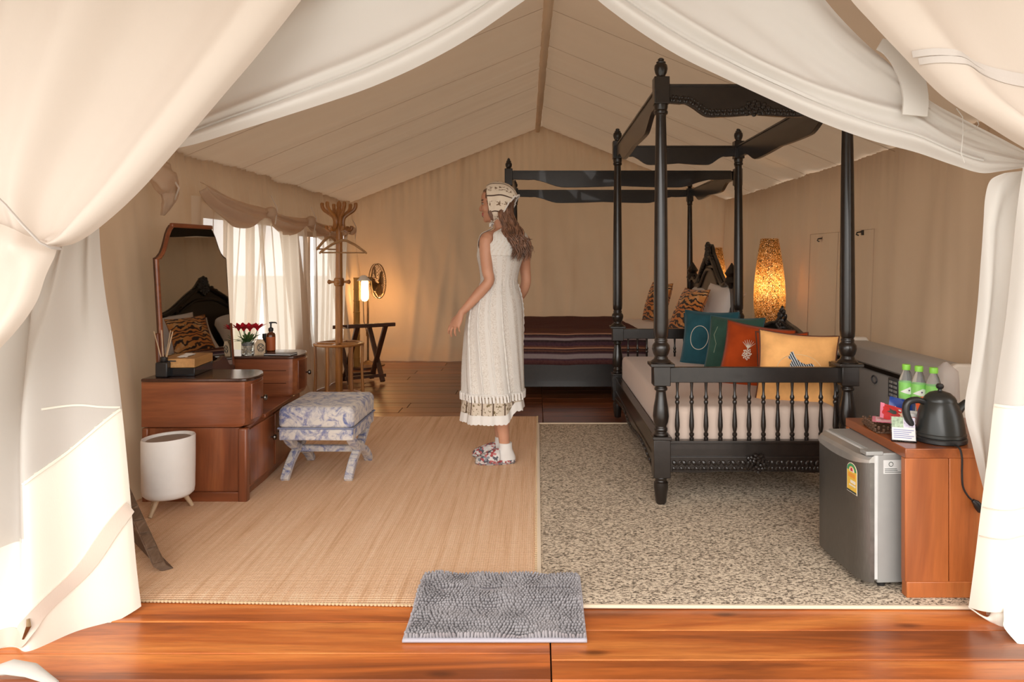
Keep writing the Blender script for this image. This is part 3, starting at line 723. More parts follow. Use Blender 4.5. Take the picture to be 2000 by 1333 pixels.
MB().prism(*foot([(WX, 3.9), (-1.43, 3.9), (-1.44, 4.1), (-1.455, 4.42), (WX, 4.42)], .372, .392)).build('middle_shelf', M['dresser'], dz, bev=.004)
knob_m = plain('dark chrome knob', (.16, .15, .14), rough=.22, metal=1)
def knob(par, p): MB().lathe([(.004, 0), (.005, .012), (.013, .016), (.016, .022), (.013, .029), (.003, .031)], p, 14, axis='X').build('knob', knob_m, par)
def pedestal_fp(near, g=0):
    if near: return [(WX, 3.655-g), (-1.47, 3.655-g), (-1.445+g, 3.662-g*.7), (-1.425+g, 3.69), (-1.414+g, 3.76), (-1.425+g, 3.84), (-1.455+g, 3.915+g*.5), (-1.495+g, 3.955+g), (WX, 3.955+g)]
    return [(WX, 4.40-g), (-1.48, 4.40-g), (-1.455+g, 4.408-g*.7), (-1.435+g, 4.44), (-1.424+g, 4.52), (-1.435+g, 4.60), (-1.465+g, 4.675+g*.5), (-1.505+g, 4.715+g), (WX, 4.715+g)]
for near, z0, z1 in ((True, .378, .600), (False, .392, .612)):
    fp = pedestal_fp(near); rings = []
    for z, ins in ((z0, .022), (z0+.006, .008), (z0+.02, 0), (z1, 0)):
        rings.append([Vector((x-ins*(x > WX), y, z)) for x, y in fp])
    # drawer bank: body plus a proud bow front drawer
    MB().loft(rings).build('pedestal', M['dresser'], dz, angle=35)
    fpt = pedestal_fp(near, .008)
    MB().prism(*foot(fpt, z1, z1+.018)).build('pedestal_top', M['dark_top'], dz, bev=.006, seg=3)
    fr = fp[3:7]; rr_ = []
    for z in (z0+.03, z1-.012): rr_.append([Vector((x+.006, y, z)) for x, y in fr]+[Vector((x-.02, y, z)) for x, y in fr[::-1]])
    dr = MB().loft(rr_).build('drawer_front', M['dresser'], dz, bev=.003)
    ky = 3.79 if near else 4.55; knob(dr, (-1.412 if near else -1.420, ky, lerp(z0, z1, .55)))
# groove lines on the far pedestal's near face (stacked shallow drawers)
for z in (.545, .470): MB().box(WX+.05, -1.49, 4.396, 4.401, z-.0015, z+.0015).build('groove', M['dark_top'], dz)
for y0, y1, kf in ((3.715, 4.06, .85), (4.09, 4.42, .15)):
    x0 = lambda y: -1.45-.025*max(0, (y-4.0)/.4)
    d = MB().prism([(x0(y0), y0, .075), (x0(y1), y1, .075), (x0(y1), y1, .355), (x0(y0), y0, .355)], (.012, 0, 0)).build('door', M['dresser_v'], dz, bev=.003)
    ky = lerp(y0, y1, kf); knob(d, (x0(ky)+.01, ky, .245))
# ------------------------------------------------------------------ mirror standing on the dressing table
yaw = math.radians(12); tilt = math.radians(3.7)
mr = thing('vanity_mirror', 'tall shaped mirror with thin brown frame on the dressing table', 'mirror', (-1.845, 4.075, .50))
mr.rotation_euler = (Matrix.Rotation(PI/2-yaw, 3, 'Z') @ Matrix.Rotation(-tilt, 3, 'X')).to_euler()   # local x along the width, -y = reflecting face
def mir(s=1.0):
    hw = .285*s; H = .885
    half = [(1.0, .0), (1.0, H-.178), (.93, H-.170), (.85, H-.150), (.78, H-.118), (.73, H-.085), (.68, H-.050), (.62, H-.022), (.56, H-.004), (.52, H)]
    pts = [(u*hw, z) for u, z in half]
    return [(-hw, 0)]+pts+[(-x, z) for x, z in pts[::-1] if z > 0.001]
mp_ = mir(); mp_ = [p for i, p in enumerate(mp_) if i == 0 or (abs(p[0]-mp_[i-1][0])+abs(p[1]-mp_[i-1][1])) > 1e-4]
glass = NT('mirror glass'); glass.col((.56, .555, .53)); glass.set(Metallic=1.0, Roughness=.015)
MB().prism([(x, 0, z) for x, z in mp_], (0, .006, 0)).build('mirror_glass', glass.m, mr, smooth=False)
MB().prism([(x*1.03, .006, z*1.01) for x, z in mp_], (0, .014, 0)).build('mirror_backing', M['dark_brown'], mr, smooth=False)
def edge_path(i0, i1): return [(mp_[i][0], .004, mp_[i][1]) for i in range(i0, i1)]
top_i = [i for i, p in enumerate(mp_) if p[1] > .885-.001]
MB().bar((-.168, .002, .888), (.168, .002, .888), .022, .024).build('mirror_frame', M['dresser'], mr, bev=.006)
left = [(x, .004, z) for x, z in mp_ if x < -.15 and z > .5]; left += [(-.285, .004, .0)]
MB().tube(left, .011, 8).build('mirror_frame', M['dresser'], mr)
right = [(x, .004, z) for x, z in mp_ if x > .15 and z > .5][::-1]+[(.285, .004, 0)]
MB().tube(right, .005, 8).build('mirror_frame', knob_m, mr)
for sx in (-.30, .30): MB().box(sx-.012, sx+.012, .0, .022, -.12, .33).build('mirror_post', M['dresser_v'], mr, bev=.005)
# gallery between the pedestals that holds the mirror
MB().box(-1.80, -1.775, 4.005, 4.04, .392, .655).build('gallery_post', M['dark_top'], dz, bev=.004)
sc = [(4.04, .60)]+[(4.04+.30*i/16, .60+.055*math.sin(PI*min(1, i/16*1.15))+.012*math.sin(i*.8)) for i in range(1, 16)]+[(4.36, .585), (4.36, .55), (4.04, .55)]
MB().prism([(-1.80, y, z) for y, z in sc], (.022, 0, 0)).build('gallery_scroll', M['dark_top'], dz, bev=.003)
# ------------------------------------------------------------------ small things on the dressing table
ZN, ZF = .618, .630
t_ = thing('reed_diffuser', 'black reed diffuser bottle with four pale reeds on near pedestal', 'diffuser', (-1.868, 3.712, ZN))
MB().box(-.030, .030, -.030, .030, 0, .075).build('bottle', M['black_plastic'], t_, bev=.006)
MB().lathe([(.016, .073), (.018, .076), (.018, .098), (.012, .10)], (0, 0, 0), 14).build('collar', M['black_plastic'], t_)
for dx, dy in ((-.045, -.01), (-.022, .02), (.028, .01), (.050, -.012)):
    MB().tube([(dx*.1, dy*.1, .06), (dx, dy, .235-abs(dx)*.15)], .0026, 6).build('reed', M['pale_wood'], t_)
t_ = thing('tissue_box', 'black tissue box with orange wooden lid on the near pedestal', 'tissue box', (-1.815, 3.845, ZN), rotz=math.radians(4))
MB().box(-.085, .085, -.125, .125, 0, .042).build('box', plain('gloss black acrylic', (.008, .010, .013), rough=.12), t_, bev=.003)
lid = MB().box(-.085, .085, -.125, .125, .043, .088).build('lid', wood('golden bamboo board', (.36, .17, .05), (.52, .27, .09), (.62, .36, .14), 'Y', 8, rough=.4, knots=False), t_, bev=.003)
MB().prism([(.075*math.cos(a)*.35, .085*math.sin(a), .088) for a in [i*2*PI/24 for i in range(24)]], (0, 0, .0008)).build('slot', M['black_plastic'], lid)
MB().grid(lambda u, v: (lerp(-.022, .022, u)+.004*nz(v*5, u), lerp(-.075, .075, v), .090+.010*math.sin(PI*u)*math.sin(PI*v)+.004*nz(u*4, v*5)), 8, 16).build('tissue', M['paper'], t_, solid=.001)
MB().box(-.045, -.005, -.1258, -.125, .074, .080).build('finger_notch', M['black_plastic'], lid)
t_ = thing('flower_pot', 'glass jar of red anthurium-like flowers with green leaves on the far pedestal', 'flower', (-1.745, 4.47, ZF))
ggl = NT('clear jar'); ggl.col((.92, .95, .93)); ggl.set(Roughness=.03, Transmission_Weight=.9, IOR=1.3)
MB().lathe([(.034, 0), (.038, .004), (.038, .080), (.0355, .080), (.0355, .006), (.001, .006)], (0, 0, 0), 20, cap=False).build('jar', ggl.m, t_)
pb = MB(); rp_ = random.Random(2)
for k in range(46): pb.sphere((rp_.uniform(-.022, .022), rp_.uniform(-.022, .022), .012+rp_.uniform(0, .045)), rp_.uniform(.006, .009), 7, 5)
o = pb.build('pebbles', plain('tan pebbles', (.50, .33, .18), rough=.6, var=.5, nscale=60), t_); o['kind'] = 'stuff'
MB().lathe([(.0335, .056), (.034, .072)], (0, 0, 0), 16).build('soil', plain('dark soil', (.03, .025, .02), rough=.9), t_)
leafm = plain('flower leaf green', (.06, .14, .03), rough=.5, var=.3); redm = plain('red petals', (.58, .015, .03), rough=.5, var=.3, nscale=60); stemm = plain('stem green', (.10, .16, .05), rough=.6)
def blade(b, base, d, L, w, droop, curl=0):
    d = Vector(d).normalized(); s = d.cross(Vector((0, 0, 1)));  s = s.normalized() if s.length > .1 else Vector((1, 0, 0))
    def fn(u, v):
        k = math.sin(PI*min(1, v*.92+.08))**.8; p = Vector(base)+d*L*v+Vector((0, 0, -droop*v*v)); return p+s*w*(u-.5)*k+Vector((0, 0, abs(u-.5)*w*.35*k))
    b.grid(fn, 2, 6)
for k, (dx, dy) in enumerate(((-.054, .0), (-.030, .02), (-.018, -.014), (.010, .012), (.022, -.018), (.056, .005))):
    st = MB().tube([(dx*.2, dy*.2, .06), (dx*.7, dy, .10), (dx, dy*1.3, .148)], .0025, 6).build('stem', stemm, t_)
    for q in range(13):
        a = q*2.4; e = .35+.6*(q/13); b = MB(); blade(b, (dx, dy*1.3, .140+.001*q), (math.cos(a)*e, math.sin(a)*e, 1-.55*e), .054+.010*(q % 3), .022, .010)
        b.build('petal', redm, t_, fixn=False)
for k in range(22):
    a = k*2.4; b = MB(); blade(b, (.012*math.cos(a), .012*math.sin(a), .075), (math.cos(a), math.sin(a), rp_.uniform(.25, 1.3)), rp_.uniform(.06, .10), .018, rp_.uniform(.0, .03)); b.build('leaf', leafm, t_, fixn=False)
t_ = thing('wooden_tag', 'small pale house-shaped wooden tag with round emblem beside the flower jar', 'sign', (-1.665, 4.455, ZF), rotz=math.radians(12))
MB().prism([(-.030, -.009, 0), (.030, -.009, 0), (.030, -.009, .068), (.016, -.009, .092), (-.016, -.009, .092), (-.030, -.009, .068)], (0, .018, 0)).build('board', M['pale_wood'], t_, bev=.002)
MB().tube([(.005+.019*math.cos(a), -.0095, .045+.024*math.sin(a)) for a in [i*2*PI/24 for i in range(24)]], .0018, 5, close=True).build('emblem', dark_thread, t_)
MB().tube([(.005+.012*math.sin(a*2), -.0095, .045+.016*math.cos(a)) for a in [i*2*PI/24 for i in range(24)]], .0018, 5, close=True).build('emblem', dark_thread, t_)
t_ = thing('pump_bottle', 'amber brown pump bottle with orange label on the far pedestal', 'bottle', (-1.635, 4.55, ZF))
amber = NT('amber glass'); amber.col((.10, .025, .006)); amber.set(Roughness=.12, Coat_Weight=.3)
MB().lathe([(.024, 0), (.027, .004), (.027, .112), (.022, .122), (.012, .127), (.012, .135)], (0, 0, 0), 20).build('bottle', amber.m, t_)
MB().lathe([(.0275, .018), (.0275, .100)], (0, 0, 0), 20, cap=False).build('label', plain('orange label', (.42, .10, .025), rough=.6), t_)
MB().lathe([(.014, .133), (.015, .136), (.015, .152), (.008, .156), (.0055, .158), (.0055, .180), (.010, .182), (.010, .190), (.002, .191)], (0, 0, 0), 14).build('pump', M['black_plastic'], t_)
MB().tube([(0, 0, .187), (.032, -.006, .187), (.040, -.007, .181)], [.005, .004, .003], 8).build('spout', M['black_plastic'], t_)
t_ = thing('dark_bottle', 'small dark bottle half hidden behind the amber pump bottle', 'bottle', (-1.690, 4.60, ZF))
MB().lathe([(.020, 0), (.022, .003), (.022, .070), (.012, .080), (.012, .088)], (0, 0, 0), 16).build('bottle', M['black_plastic'], t_)
MB().lathe([(.015, .086), (.015, .112), (.013, .114)], (0, 0, 0), 14).build('cap', M['black_plastic'], t_)
t_ = thing('menu_folder', 'thin dark folder lying at the edge of the far pedestal', 'folder', (-1.545, 4.465, ZF), rotz=math.radians(-8))
MB().box(-.085, .085, -.045, .045, 0, .004).build('cover', M['black_plastic'], t_, bev=.0015); MB().box(-.083, .083, -.043, .043, .004, .008).build('pages', M['paper'], t_); MB().box(-.085, .085, -.045, .045, .008, .012).build('cover', M['black_plastic'], t_, bev=.0015)
t_ = thing('open_booklet', 'open cream booklet on the middle shelf below the mirror', 'booklet', (-1.86, 4.19, .61), rotz=math.radians(10))
MB().grid(lambda u, v: (lerp(-.045, .045, v), lerp(-.10, .10, u), .012+.024*abs(2*u-1)**.6*(1)-.01*abs(2*u-1)**2), 20, 4).build('pages', M['paper'], t_, solid=.004)
MB().box(-.05, .05, -.105, .105, -.012, .012).build('cover', M['dark_brown'], t_, bev=.002)
MB().box(-.015, .015, -.10, .10, -.22, -.012).build('stand', M['dark_brown'], t_, bev=.003)
# ------------------------------------------------------------------ waste bin
t_ = thing('waste_bin', 'white cylindrical waste bin on three pale wooden legs', 'bin', (-1.755, 3.53, .011))
def bin_ring(r, z, tip=0): return [Vector((r*math.cos(a), r*math.sin(a), z+tip*math.cos(a)*r)) for a in [2*PI*k/36 for k in range(36)]]
MB().loft([bin_ring(r, z, tp_) for r, z, tp_ in ((.075, .072, 0), (.10, .075, 0), (.113, .088, 0), (.116, .11, 0), (.118, .24, 0), (.1185, .345, .05), (.116, .352, .05), (.110, .350, .05), (.106, .335, .05), (.10, .335, .05))], cap=True).build('body', M['white_plastic'], t_, angle=50)
MB().loft([bin_ring(.099, .338, .05), bin_ring(.097, .341, .05), bin_ring(.05, .343, .05), bin_ring(.002, .343, .05)]).build('swing_lid', plain('taupe plastic', (.30, .26, .22), rough=.5), t_)
for a in (-1.9, .75, 2.75, ):
    c, s = math.cos(a), math.sin(a)
    MB().tube([(c*.062, s*.062, .080), (c*.108, s*.108, .0)], [.013, .0095], 10).build('leg', M['pale_wood'], t_)
# ------------------------------------------------------------------ upholstered stool
t = NT('blue toile fabric'); v = t.coords(); n1 = t.noise(v, 14, 6, .7, 1.2); n2 = t.noise(v, 42, 3, .6); n3 = t.noise(v, 5.5, 3)
ink = t.math('MULTIPLY', t.ramp(n1, [(.44, (0, 0, 0)), (.58, (1, 1, 1))]), t.ramp(n2, [(.30, (.25, .25, .25)), (.55, (1, 1, 1))]))
inkc = t.ramp(n3, [(.35, (.095, .13, .30)), (.65, (.22, .22, .33))])
t.col(t.mix(ink, (.60, .55, .50), inkc)); t.set(Roughness=.85, Sheen_Weight=.2, Specular_IOR_Level=.1); t.bump(t.noise(v, 300, 2), .15, .002); TOILE = t.m
st = thing('upholstered_stool', 'blue and cream toile stool with X-shaped legs in front of dressing table', 'stool', (-1.185, 4.215, .011), rotz=math.radians(-1))
def pad(hx, hy, z0, z1, r, crown=0):
    b = soft_box(-hx, hx, -hy, hy, z0, z1, r, 6); 
    for p in b.v:
        if p.z > z1-r: p.z += crown*(1-(p.x/hx)**2)*(1-(p.y/hy)**2)
    return b
pad(.205, .245, .288, .400, .035, .028).build('seat_pad', TOILE, st, angle=60)
pad(.200, .240, .222, .286, .012).build('seat_frame', TOILE, st, angle=60)
MB().tube([(sx*.203, sy*.243, .287) for sx, sy in ((-1, -1), (1, -1), (1, 1), (-1, 1))], .005, 6, close=True).build('seam_piping', plain('slate piping', (.20, .22, .32), rough=.8), st)
for sx in (-.172, .172):
    for d in (-1, 1):
        path = [(sx+.0, d*.215, -.005+.006), (sx, d*.14, .065), (sx, d*.055, .108), (sx, -d*.04, .138), (sx, -d*.15, .195), (sx, -d*.20, .235)]
        pts = [curve([tuple(p) for p in path], i/16) for i in range(17)]; b = MB(); rings = []
        for i, p in enumerate(pts):
            a_, c_ = Vector(pts[max(i-1, 0)]), Vector(pts[min(i+1, 16)]); tg = (c_-a_).normalized(); n_ = Vector((0, -tg.z, tg.y))
            rings.append([Vector(p)+Vector((wx*.022, 0, 0))+n_*wn*.019 for wx, wn in ((-1, -1), (1, -1), (1, 1), (-1, 1))])
        off = .004*d
        b.loft(rings); 
        for q in b.v: q.x += off
        b.build('leg', TOILE, st, bev=.006)
MB().box(-.17, .17, -.018, .018, .104, .140).build('stretcher', TOILE, st, bev=.006)
# ------------------------------------------------------------------ coat rack with umbrella ring
cr = thing('coat_rack', 'wooden coat rack with curved hooks and umbrella ring near the window', 'coat rack', (-1.685, 6.30, 0))
RW = M['rack_wood']
MB().lathe([(.022, .02), (.030, .05), (.031, .50), (.031, 1.0), (.033, 1.02), (.030, 1.05), (.028, 1.30), (.026, 1.50), (.034, 1.51), (.034, 1.60), (.024, 1.62), (.018, 1.64), (.022, 1.66), (.018, 1.685), (.003, 1.70)], (0, 0, 0), 16).build('pole', RW, cr)
MB().lathe([(.034, .975), (.042, .985), (.042, 1.035), (.034, 1.045)], (0, 0, 0), 16).build('collar', RW, cr)
for k in range(6):
    a = k*PI/3+.05; c, s = math.cos(a), math.sin(a)
    P_ = [(.108, 1.485), (.100, 1.458), (.072, 1.448), (.044, 1.472), (.034, 1.515), (.046, 1.560), (.086, 1.592), (.122, 1.618), (.140, 1.650), (.140, 1.682)]
    pp = [curve(P_, i/24) for i in range(25)]
    MB().tube([(r*c, r*s, z) for r, z in pp], [.013]+[.016]*22+[.017, .012], 8).build('hook', RW, cr)
for k in range(4):
    a = k*PI/2+.1; c, s = math.cos(a), math.sin(a)
    MB().tube([(.03*c, .03*s, 1.01), (.06*c, .06*s, 1.01), (.078*c, .078*s, 1.01), (.088*c, .088*s, 1.01), (.097*c, .097*s, 1.01)], [.010, .010, .019, .019, .006], 10).build('peg', RW, cr)
MB().tube([(.195*math.cos(a), .195*math.sin(a), .485) for a in [i*2*PI/40 for i in range(40)]], .017, 8, close=True, flat=.7).build('umbrella_ring', RW, cr)
MB().bar((-.195, 0, .485), (.195, 0, .485), .035, .022).build('ring_cross_bar', RW, cr, bev=.003); MB().bar((0, -.195, .484), (0, .195, .484), .035, .022).build('ring_cross_bar', RW, cr, bev=.003)
for k in range(6):
    a = k*PI/3+.3; c, s = math.cos(a), math.sin(a)
    MB().tube([(.195*c, .195*s, .48), (.190*c, .190*s, .25), (.20*c, .20*s, .0)], [.012, .012, .014], 8).build('leg', RW, cr)
MB().tube([(.19*math.cos(a), .19*math.sin(a), .05) for a in [i*2*PI/40 for i in range(40)]], .012, 8, close=True).build('lower_ring', RW, cr)
# hangers
hw_ = wood('pale hanger wood', (.36, .20, .09), (.48, .29, .14), (.56, .37, .20), 'X', 8, rough=.4, knots=False)
def hanger(label, loc, rotz, roll=0):
    h = thing('coat_hanger', label, 'hanger', loc, group='wooden hangers on the coat rack'); h.rotation_euler = (0, roll, rotz)
    arms = [(-.205, -.145), (-.19, -.13), (-.10, -.072), (-.03, -.04), (0, -.036), (.03, -.04), (.10, -.072), (.19, -.13), (.205, -.145)]
    MB().tube([(x, 0, z) for x, z in arms], [.008, .011, .012, .013, .013, .013, .012, .011, .008], 8, flat=.9).build('shoulder', hw_, h)
    MB().tube([(-.185, 0, -.138), (.185, 0, -.138)], .006, 8).build('trouser_bar', hw_, h)
    MB().tube([(0, 0, -.03), (0, 0, .0)]+[(.022*math.cos(a)-.0, 0, .022+.022*math.sin(a)) for a in [-PI/2+i*1.35*PI/12 for i in range(13)]], .0022, 6).build('hook', M['chrome'], h)
hanger('pale wooden hanger with bar, facing the doorway on the coat rack', (-1.600, 6.12, 1.395), math.radians(38))
hanger('wooden hanger seen edge-on at the left of the coat rack', (-1.755, 6.27, 1.425), math.radians(76))
# ------------------------------------------------------------------ folding luggage rack
lr = thing('luggage_rack', 'dark folding wooden luggage rack with straps behind the coat rack', 'luggage rack', (-1.70, 7.2, 0), rotz=math.radians(-58))
for yy in (-.16, .16):
    MB().bar((-.27, yy, .53), (.13, yy, .02), .028, .045, up=(0, 1, 0)).build('leg', M['dark_brown'], lr, bev=.004)
    MB().bar((.27, yy*.86, .58), (-.13, yy*.86, .02), .028, .045, up=(0, 1, 0)).build('leg', M['dark_brown'], lr, bev=.004)
MB().bar((-.27, -.23, .53), (-.27, .23, .53), .035, .035).build('rail', M['dark_brown'], lr, bev=.006); MB().bar((.27, -.23, .58), (.27, .23, .58), .035, .035).build('rail', M['dark_brown'], lr, bev=.006)
for k in range(4):
    y = -.15+.10*k; MB().grid(lambda u, v: (lerp(-.27, .27, u), y+lerp(-.02, .02, v), lerp(.545, .597, u)-.035*math.sin(PI*u)), 14, 1).build('strap', M['black_plastic'], lr, solid=.003)
for yy in (-.2, .2): pass
MB().bar((.10, -.2, .075), (.10, .2, .075), .02, .03).build('stretcher', M['dark_brown'], lr); MB().bar((-.10, -.17, .075), (-.10, .17, .075), .02, .03).build('stretcher', M['dark_brown'], lr)
# ------------------------------------------------------------------ bamboo lamp and pedestal fan
bl = thing('bamboo_lamp', 'bamboo standing lamp glowing warm in the back left corner', 'lamp', (-1.88, 8.20, 0))
b = MB(); prof = []
for k in range(8): z = k*.125; prof += [(.036, z), (.036, z+.112), (.040, z+.118), (.040, z+.124)]
b.lathe(prof, (-.105, -.05, 0), 14).build('bamboo_post', M['bamboo'], bl)
MB().lathe([(.14, 0), (.14, .02), (.02, .028)], (-.045, -.02, 0), 20).build('base', M['dark_brown'], bl)
em = NT('lit lamp paper'); em.col((.9, .7, .4)); em.set(Emission_Color=(1, .66, .28, 1), Emission_Strength=7.0)
MB().lathe([(.004, .735), (.026, .742), (.040, .765), (.040, .950), (.028, .97)], (-.025, -.02, 0), 20).build('lamp_tube', em.m, bl)
MB().lathe([(.085, .965), (.03, 1.02), (.004, 1.025)], (-.035, -.03, 0), 16).build('cap', M['white_plastic'], bl)
ld = bpy.data.lights.new('bamboo_lamp_light', 'POINT'); ld.energy = 10; ld.color = (1, .58, .22); ld.shadow_soft_size = .05
lo = bpy.data.objects.new('bamboo_lamp_light', ld); C.objects.link(lo); lo.location = (.06, .20, .80); lo.parent = bl
fn_ = thing('pedestal_fan', 'bronze pedestal fan turned to the right by the glowing corner lamp', 'fan', (-1.92, 8.40, 0))
MB().lathe([(.19, 0), (.19, .012), (.06, .03), (.03, .05), (.014, .06)], (0, 0, 0), 24).build('base', M['brass'], fn_)
MB().tube([(0, 0, .05), (0, 0, .90)], .012, 10).build('pole', M['brass'], fn_)
MB().lathe([(.019, .33), (.022, .34), (.022, .37), (.016, .38)], (0, 0, 0), 12).build('height_knob', M['brass'], fn_)
hd = Vector((.06, -.03, .95)); ax = Vector((.975, -.20, .06)).normalized()
def fr_(c, r, n=36): 
    u = ax.orthogonal().normalized(); w = ax.cross(u); return [c+(u*math.cos(a)+w*math.sin(a))*r for a in [i*2*PI/n for i in range(n)]]
MB().tube([hd-ax*.17, hd-ax*.13, hd-ax*.02, hd+ax*.02], [.03, .055, .055, .03], 14).build('motor', M['brass'], fn_)
cg = MB().tube(fr_(hd+ax*.075, .195), .006, 6, close=True).tube(fr_(hd+ax*.045, .195), .004, 6, close=True).build('cage_ring', M['brass'], fn_)
cgb = MB()
for i in range(24):
    p = fr_(hd+ax*.075, .195, 24)[i]; q = fr_(hd+ax*.105, .05, 24)[i]; cgb.tube([p, p.lerp(q, .5)+ax*.022, q], .0022, 5)
    p = fr_(hd+ax*.045, .195, 24)[i]; q = fr_(hd+ax*.0, .06, 24)[i]; cgb.tube([p, p.lerp(q, .5)-ax*.012, q], .0022, 5)
o = cgb.build('cage_wires', M['brass'], fn_); o['kind'] = 'stuff'
MB().lathe([(.05, 0), (.04, .012), (.002, .016)], (0, 0, 0), 16).xf(Matrix.Translation(hd+ax*.10) @ ax.to_track_quat('Z', 'Y').to_matrix().to_4x4()).build('badge', M['brass'], fn_)
R_ = ax.to_track_quat('Z', 'Y').to_matrix()
for k in range(4):
    a0 = k*PI/2+.4
    def bf(u, v, a0=a0): r = lerp(.03, .175, v); a = a0+(u-.5)*(.5+.75*math.sin(PI*min(1, v*.8+.2))); return hd+ax*.055+R_ @ Vector((r*math.cos(a), r*math.sin(a), .03*(u-.5)))
    MB().grid(bf, 6, 8).build('blade', M['brass'], fn_, solid=.002)
MB().tube([(0, 0, .92), hd-ax*.08], .012, 8).build('tilt_bracket', M['brass'], fn_)
MB().tube([(.0, -.03, .90), (-.04, -.06, .80), (-.035, -.05, .50), (.0, -.03, .36)], .004, 6).build('cable', M['black_plastic'], fn_)
# ------------------------------------------------------------------ leaning board by the left flap
t_ = thing('wooden_board', 'weathered brown wooden board leaning beside the left door flap', 'board', (-1.405, 2.87, .011))
wb = wood('weathered brown board', (.07, .04, .025), (.15, .09, .055), (.36, .26, .19), 'Y', 14, rough=.7, knots=False)
def wedge(h0, h1, x): return [(x, 0, 0), (-.42+x, .46, 0), (-.42+x-.03, .46, h1), (x-.03, 0, h0)]
d = Vector((-.020, -.018, 0)); MB().prism([Vector((0, 0, 0)), Vector((-.42, .46, 0)), Vector((-.47, .44, .30)), Vector((-.03, -.01, .02))], d*1.6).build('board', wb, t_, bev=.003)
for k in range(8):
    f0 = k/8; p = Vector((-.03, -.01, .022)).lerp(Vector((-.47, .44, .302)), f0+.02); q = Vector((-.03, -.01, .022)).lerp(Vector((-.47, .44, .302)), f0+.12)
    MB().bar(p+d*.8, q+d*.8, .034, .010+.004*(k % 3)).build('edge_strip', wb, t_, bev=.002)
# ------------------------------------------------------------------ sheer curtains and rolled window flaps
def sheer(label, y0, y1, yb0, yb1, ztop, zbot, x, seed, nf=9):
    def fn(u, v):
        y = lerp(lerp(y0, y1, u), lerp(yb0, yb1, u), v**.8); z = lerp(ztop, zbot, v)
        d = .030*math.sin(u*nf*2*PI+1.3*nz(u*3, v*.8, seed))*(.6+.4*v)+.015*nz(u*6, v*1.2, seed+2)
        return (x+.035*(1-v)-.0*v+d+.10*v*(y0 > 6)*0, y, z)
    o = MB().grid(fn, 150, 40).build('sheer_curtain', M['sheer'], angle=85); tag(o, label, 'curtain', 'sheer curtains at the side windows'); return o
sheer('sheer white curtain behind the mirror and flowers, nearest to the doorway', 4.36, 5.60, 4.40, 5.40, 1.58, .03, -2.07, 1, 6)
sheer('sheer white curtain hanging between the mirror and the coat rack', 5.30, 6.42, 5.60, 6.75, 1.54, .02, -2.04, 5, 6)
sheer('sheer white curtain behind the coat rack at the far window', 6.58, 7.80, 6.70, 7.70, 1.46, .02, -2.03, 9, 6)
def swag(label, y0, y1, zt0, zt1, drop, seed, xb=-2.05):
    t_ = thing('rolled_window_flap', label, 'window flap', (0, 0, 0), group='gathered canvas window flaps')
    def fn(u, v):
        m = math.sin(PI*u)**.8; y = lerp(y0, y1, u); zt = lerp(zt0, zt1, u)
        z = zt-.02*m-v*(.055+drop*m)
        x = xb+.035+.075*math.sin(PI*min(1, v*.97+.03))**.8*(.55+.45*m)+.016*m*math.sin(v*17+3*m+seed)+.012*nz(u*5, v*4, seed)
        return (x, y+.02*nz(u*3, v*3, seed+4), z)
    MB().grid(fn, 46, 40).build('drape', M['flap_light'], t_, angle=80, solid=.003)
    k = MB(); k.sphere((xb+.09, y1, zt1-.03), (.045, .05, .045), 12, 8)
    for q in k.v: q += Vector((.008*nz(q.y*40, q.z*40, seed), 0, .010*nz(q.y*30, q.z*30, seed+1)))
    k.build('knot', M['flap_light'], t_)
    MB().tube([(xb+.10, y1-.03, zt1+.09), (xb+.135, y1, zt1+.0), (xb+.13, y1+.01, zt1-.03), (xb+.12, y1+.0, zt1-.12)], .0045, 6).build('tie_cord', M['strap'], t_)
    return t_
swag('drooping canvas window flap gathered above the mirror, left swag', 4.42, 5.46, 1.665, 1.58, .13, 1)
swag('drooping canvas window flap gathered in the middle of the left wall, second swag', 5.46, 6.42, 1.58, 1.56, .10, 2)
swag('gathered canvas flap above the far window behind the coat rack', 6.46, 7.85, 1.56, 1.53, .10, 3)
kb = thing('canvas_bundle', 'knotted bundle of canvas hanging on the left wall beside the door flap', 'window flap', (0, 0, 0))
pts = [(-2.08, 4.00, 1.72), (-2.05, 4.06, 1.66), (-2.05, 4.13, 1.60), (-2.06, 4.14, 1.52), (-2.09, 4.14, 1.45)]; rad = [(.06,), (.085,), (.07,), (.045,), (.015,)]
pp = [Vector(curve(pts, i/40)) for i in range(41)]; rings = []
for i, p in enumerate(pp):
    tg = (pp[min(i+1, 40)]-pp[max(i-1, 0)]).normalized(); u_ = Vector((1, 0, 0)); w_ = tg.cross(u_).normalized(); s = i/40; R = curve(rad, s)[0]
    rings.append([p+(u_*math.cos(a)*.6+w_*math.sin(a))*R*(1+.14*math.sin(a*5+s*9)+.2*nz(s*9, a*1.5, 3)) for a in [2*PI*k/22 for k in range(22)]])
MB().loft(rings).build('roll', M['flap_light'], kb, angle=80)
MB().tube([(-2.02, 4.07, 1.68), (-1.99, 4.12, 1.60), (-2.03, 4.15, 1.54)], .006, 6).build('tie_cord', M['strap'], kb)
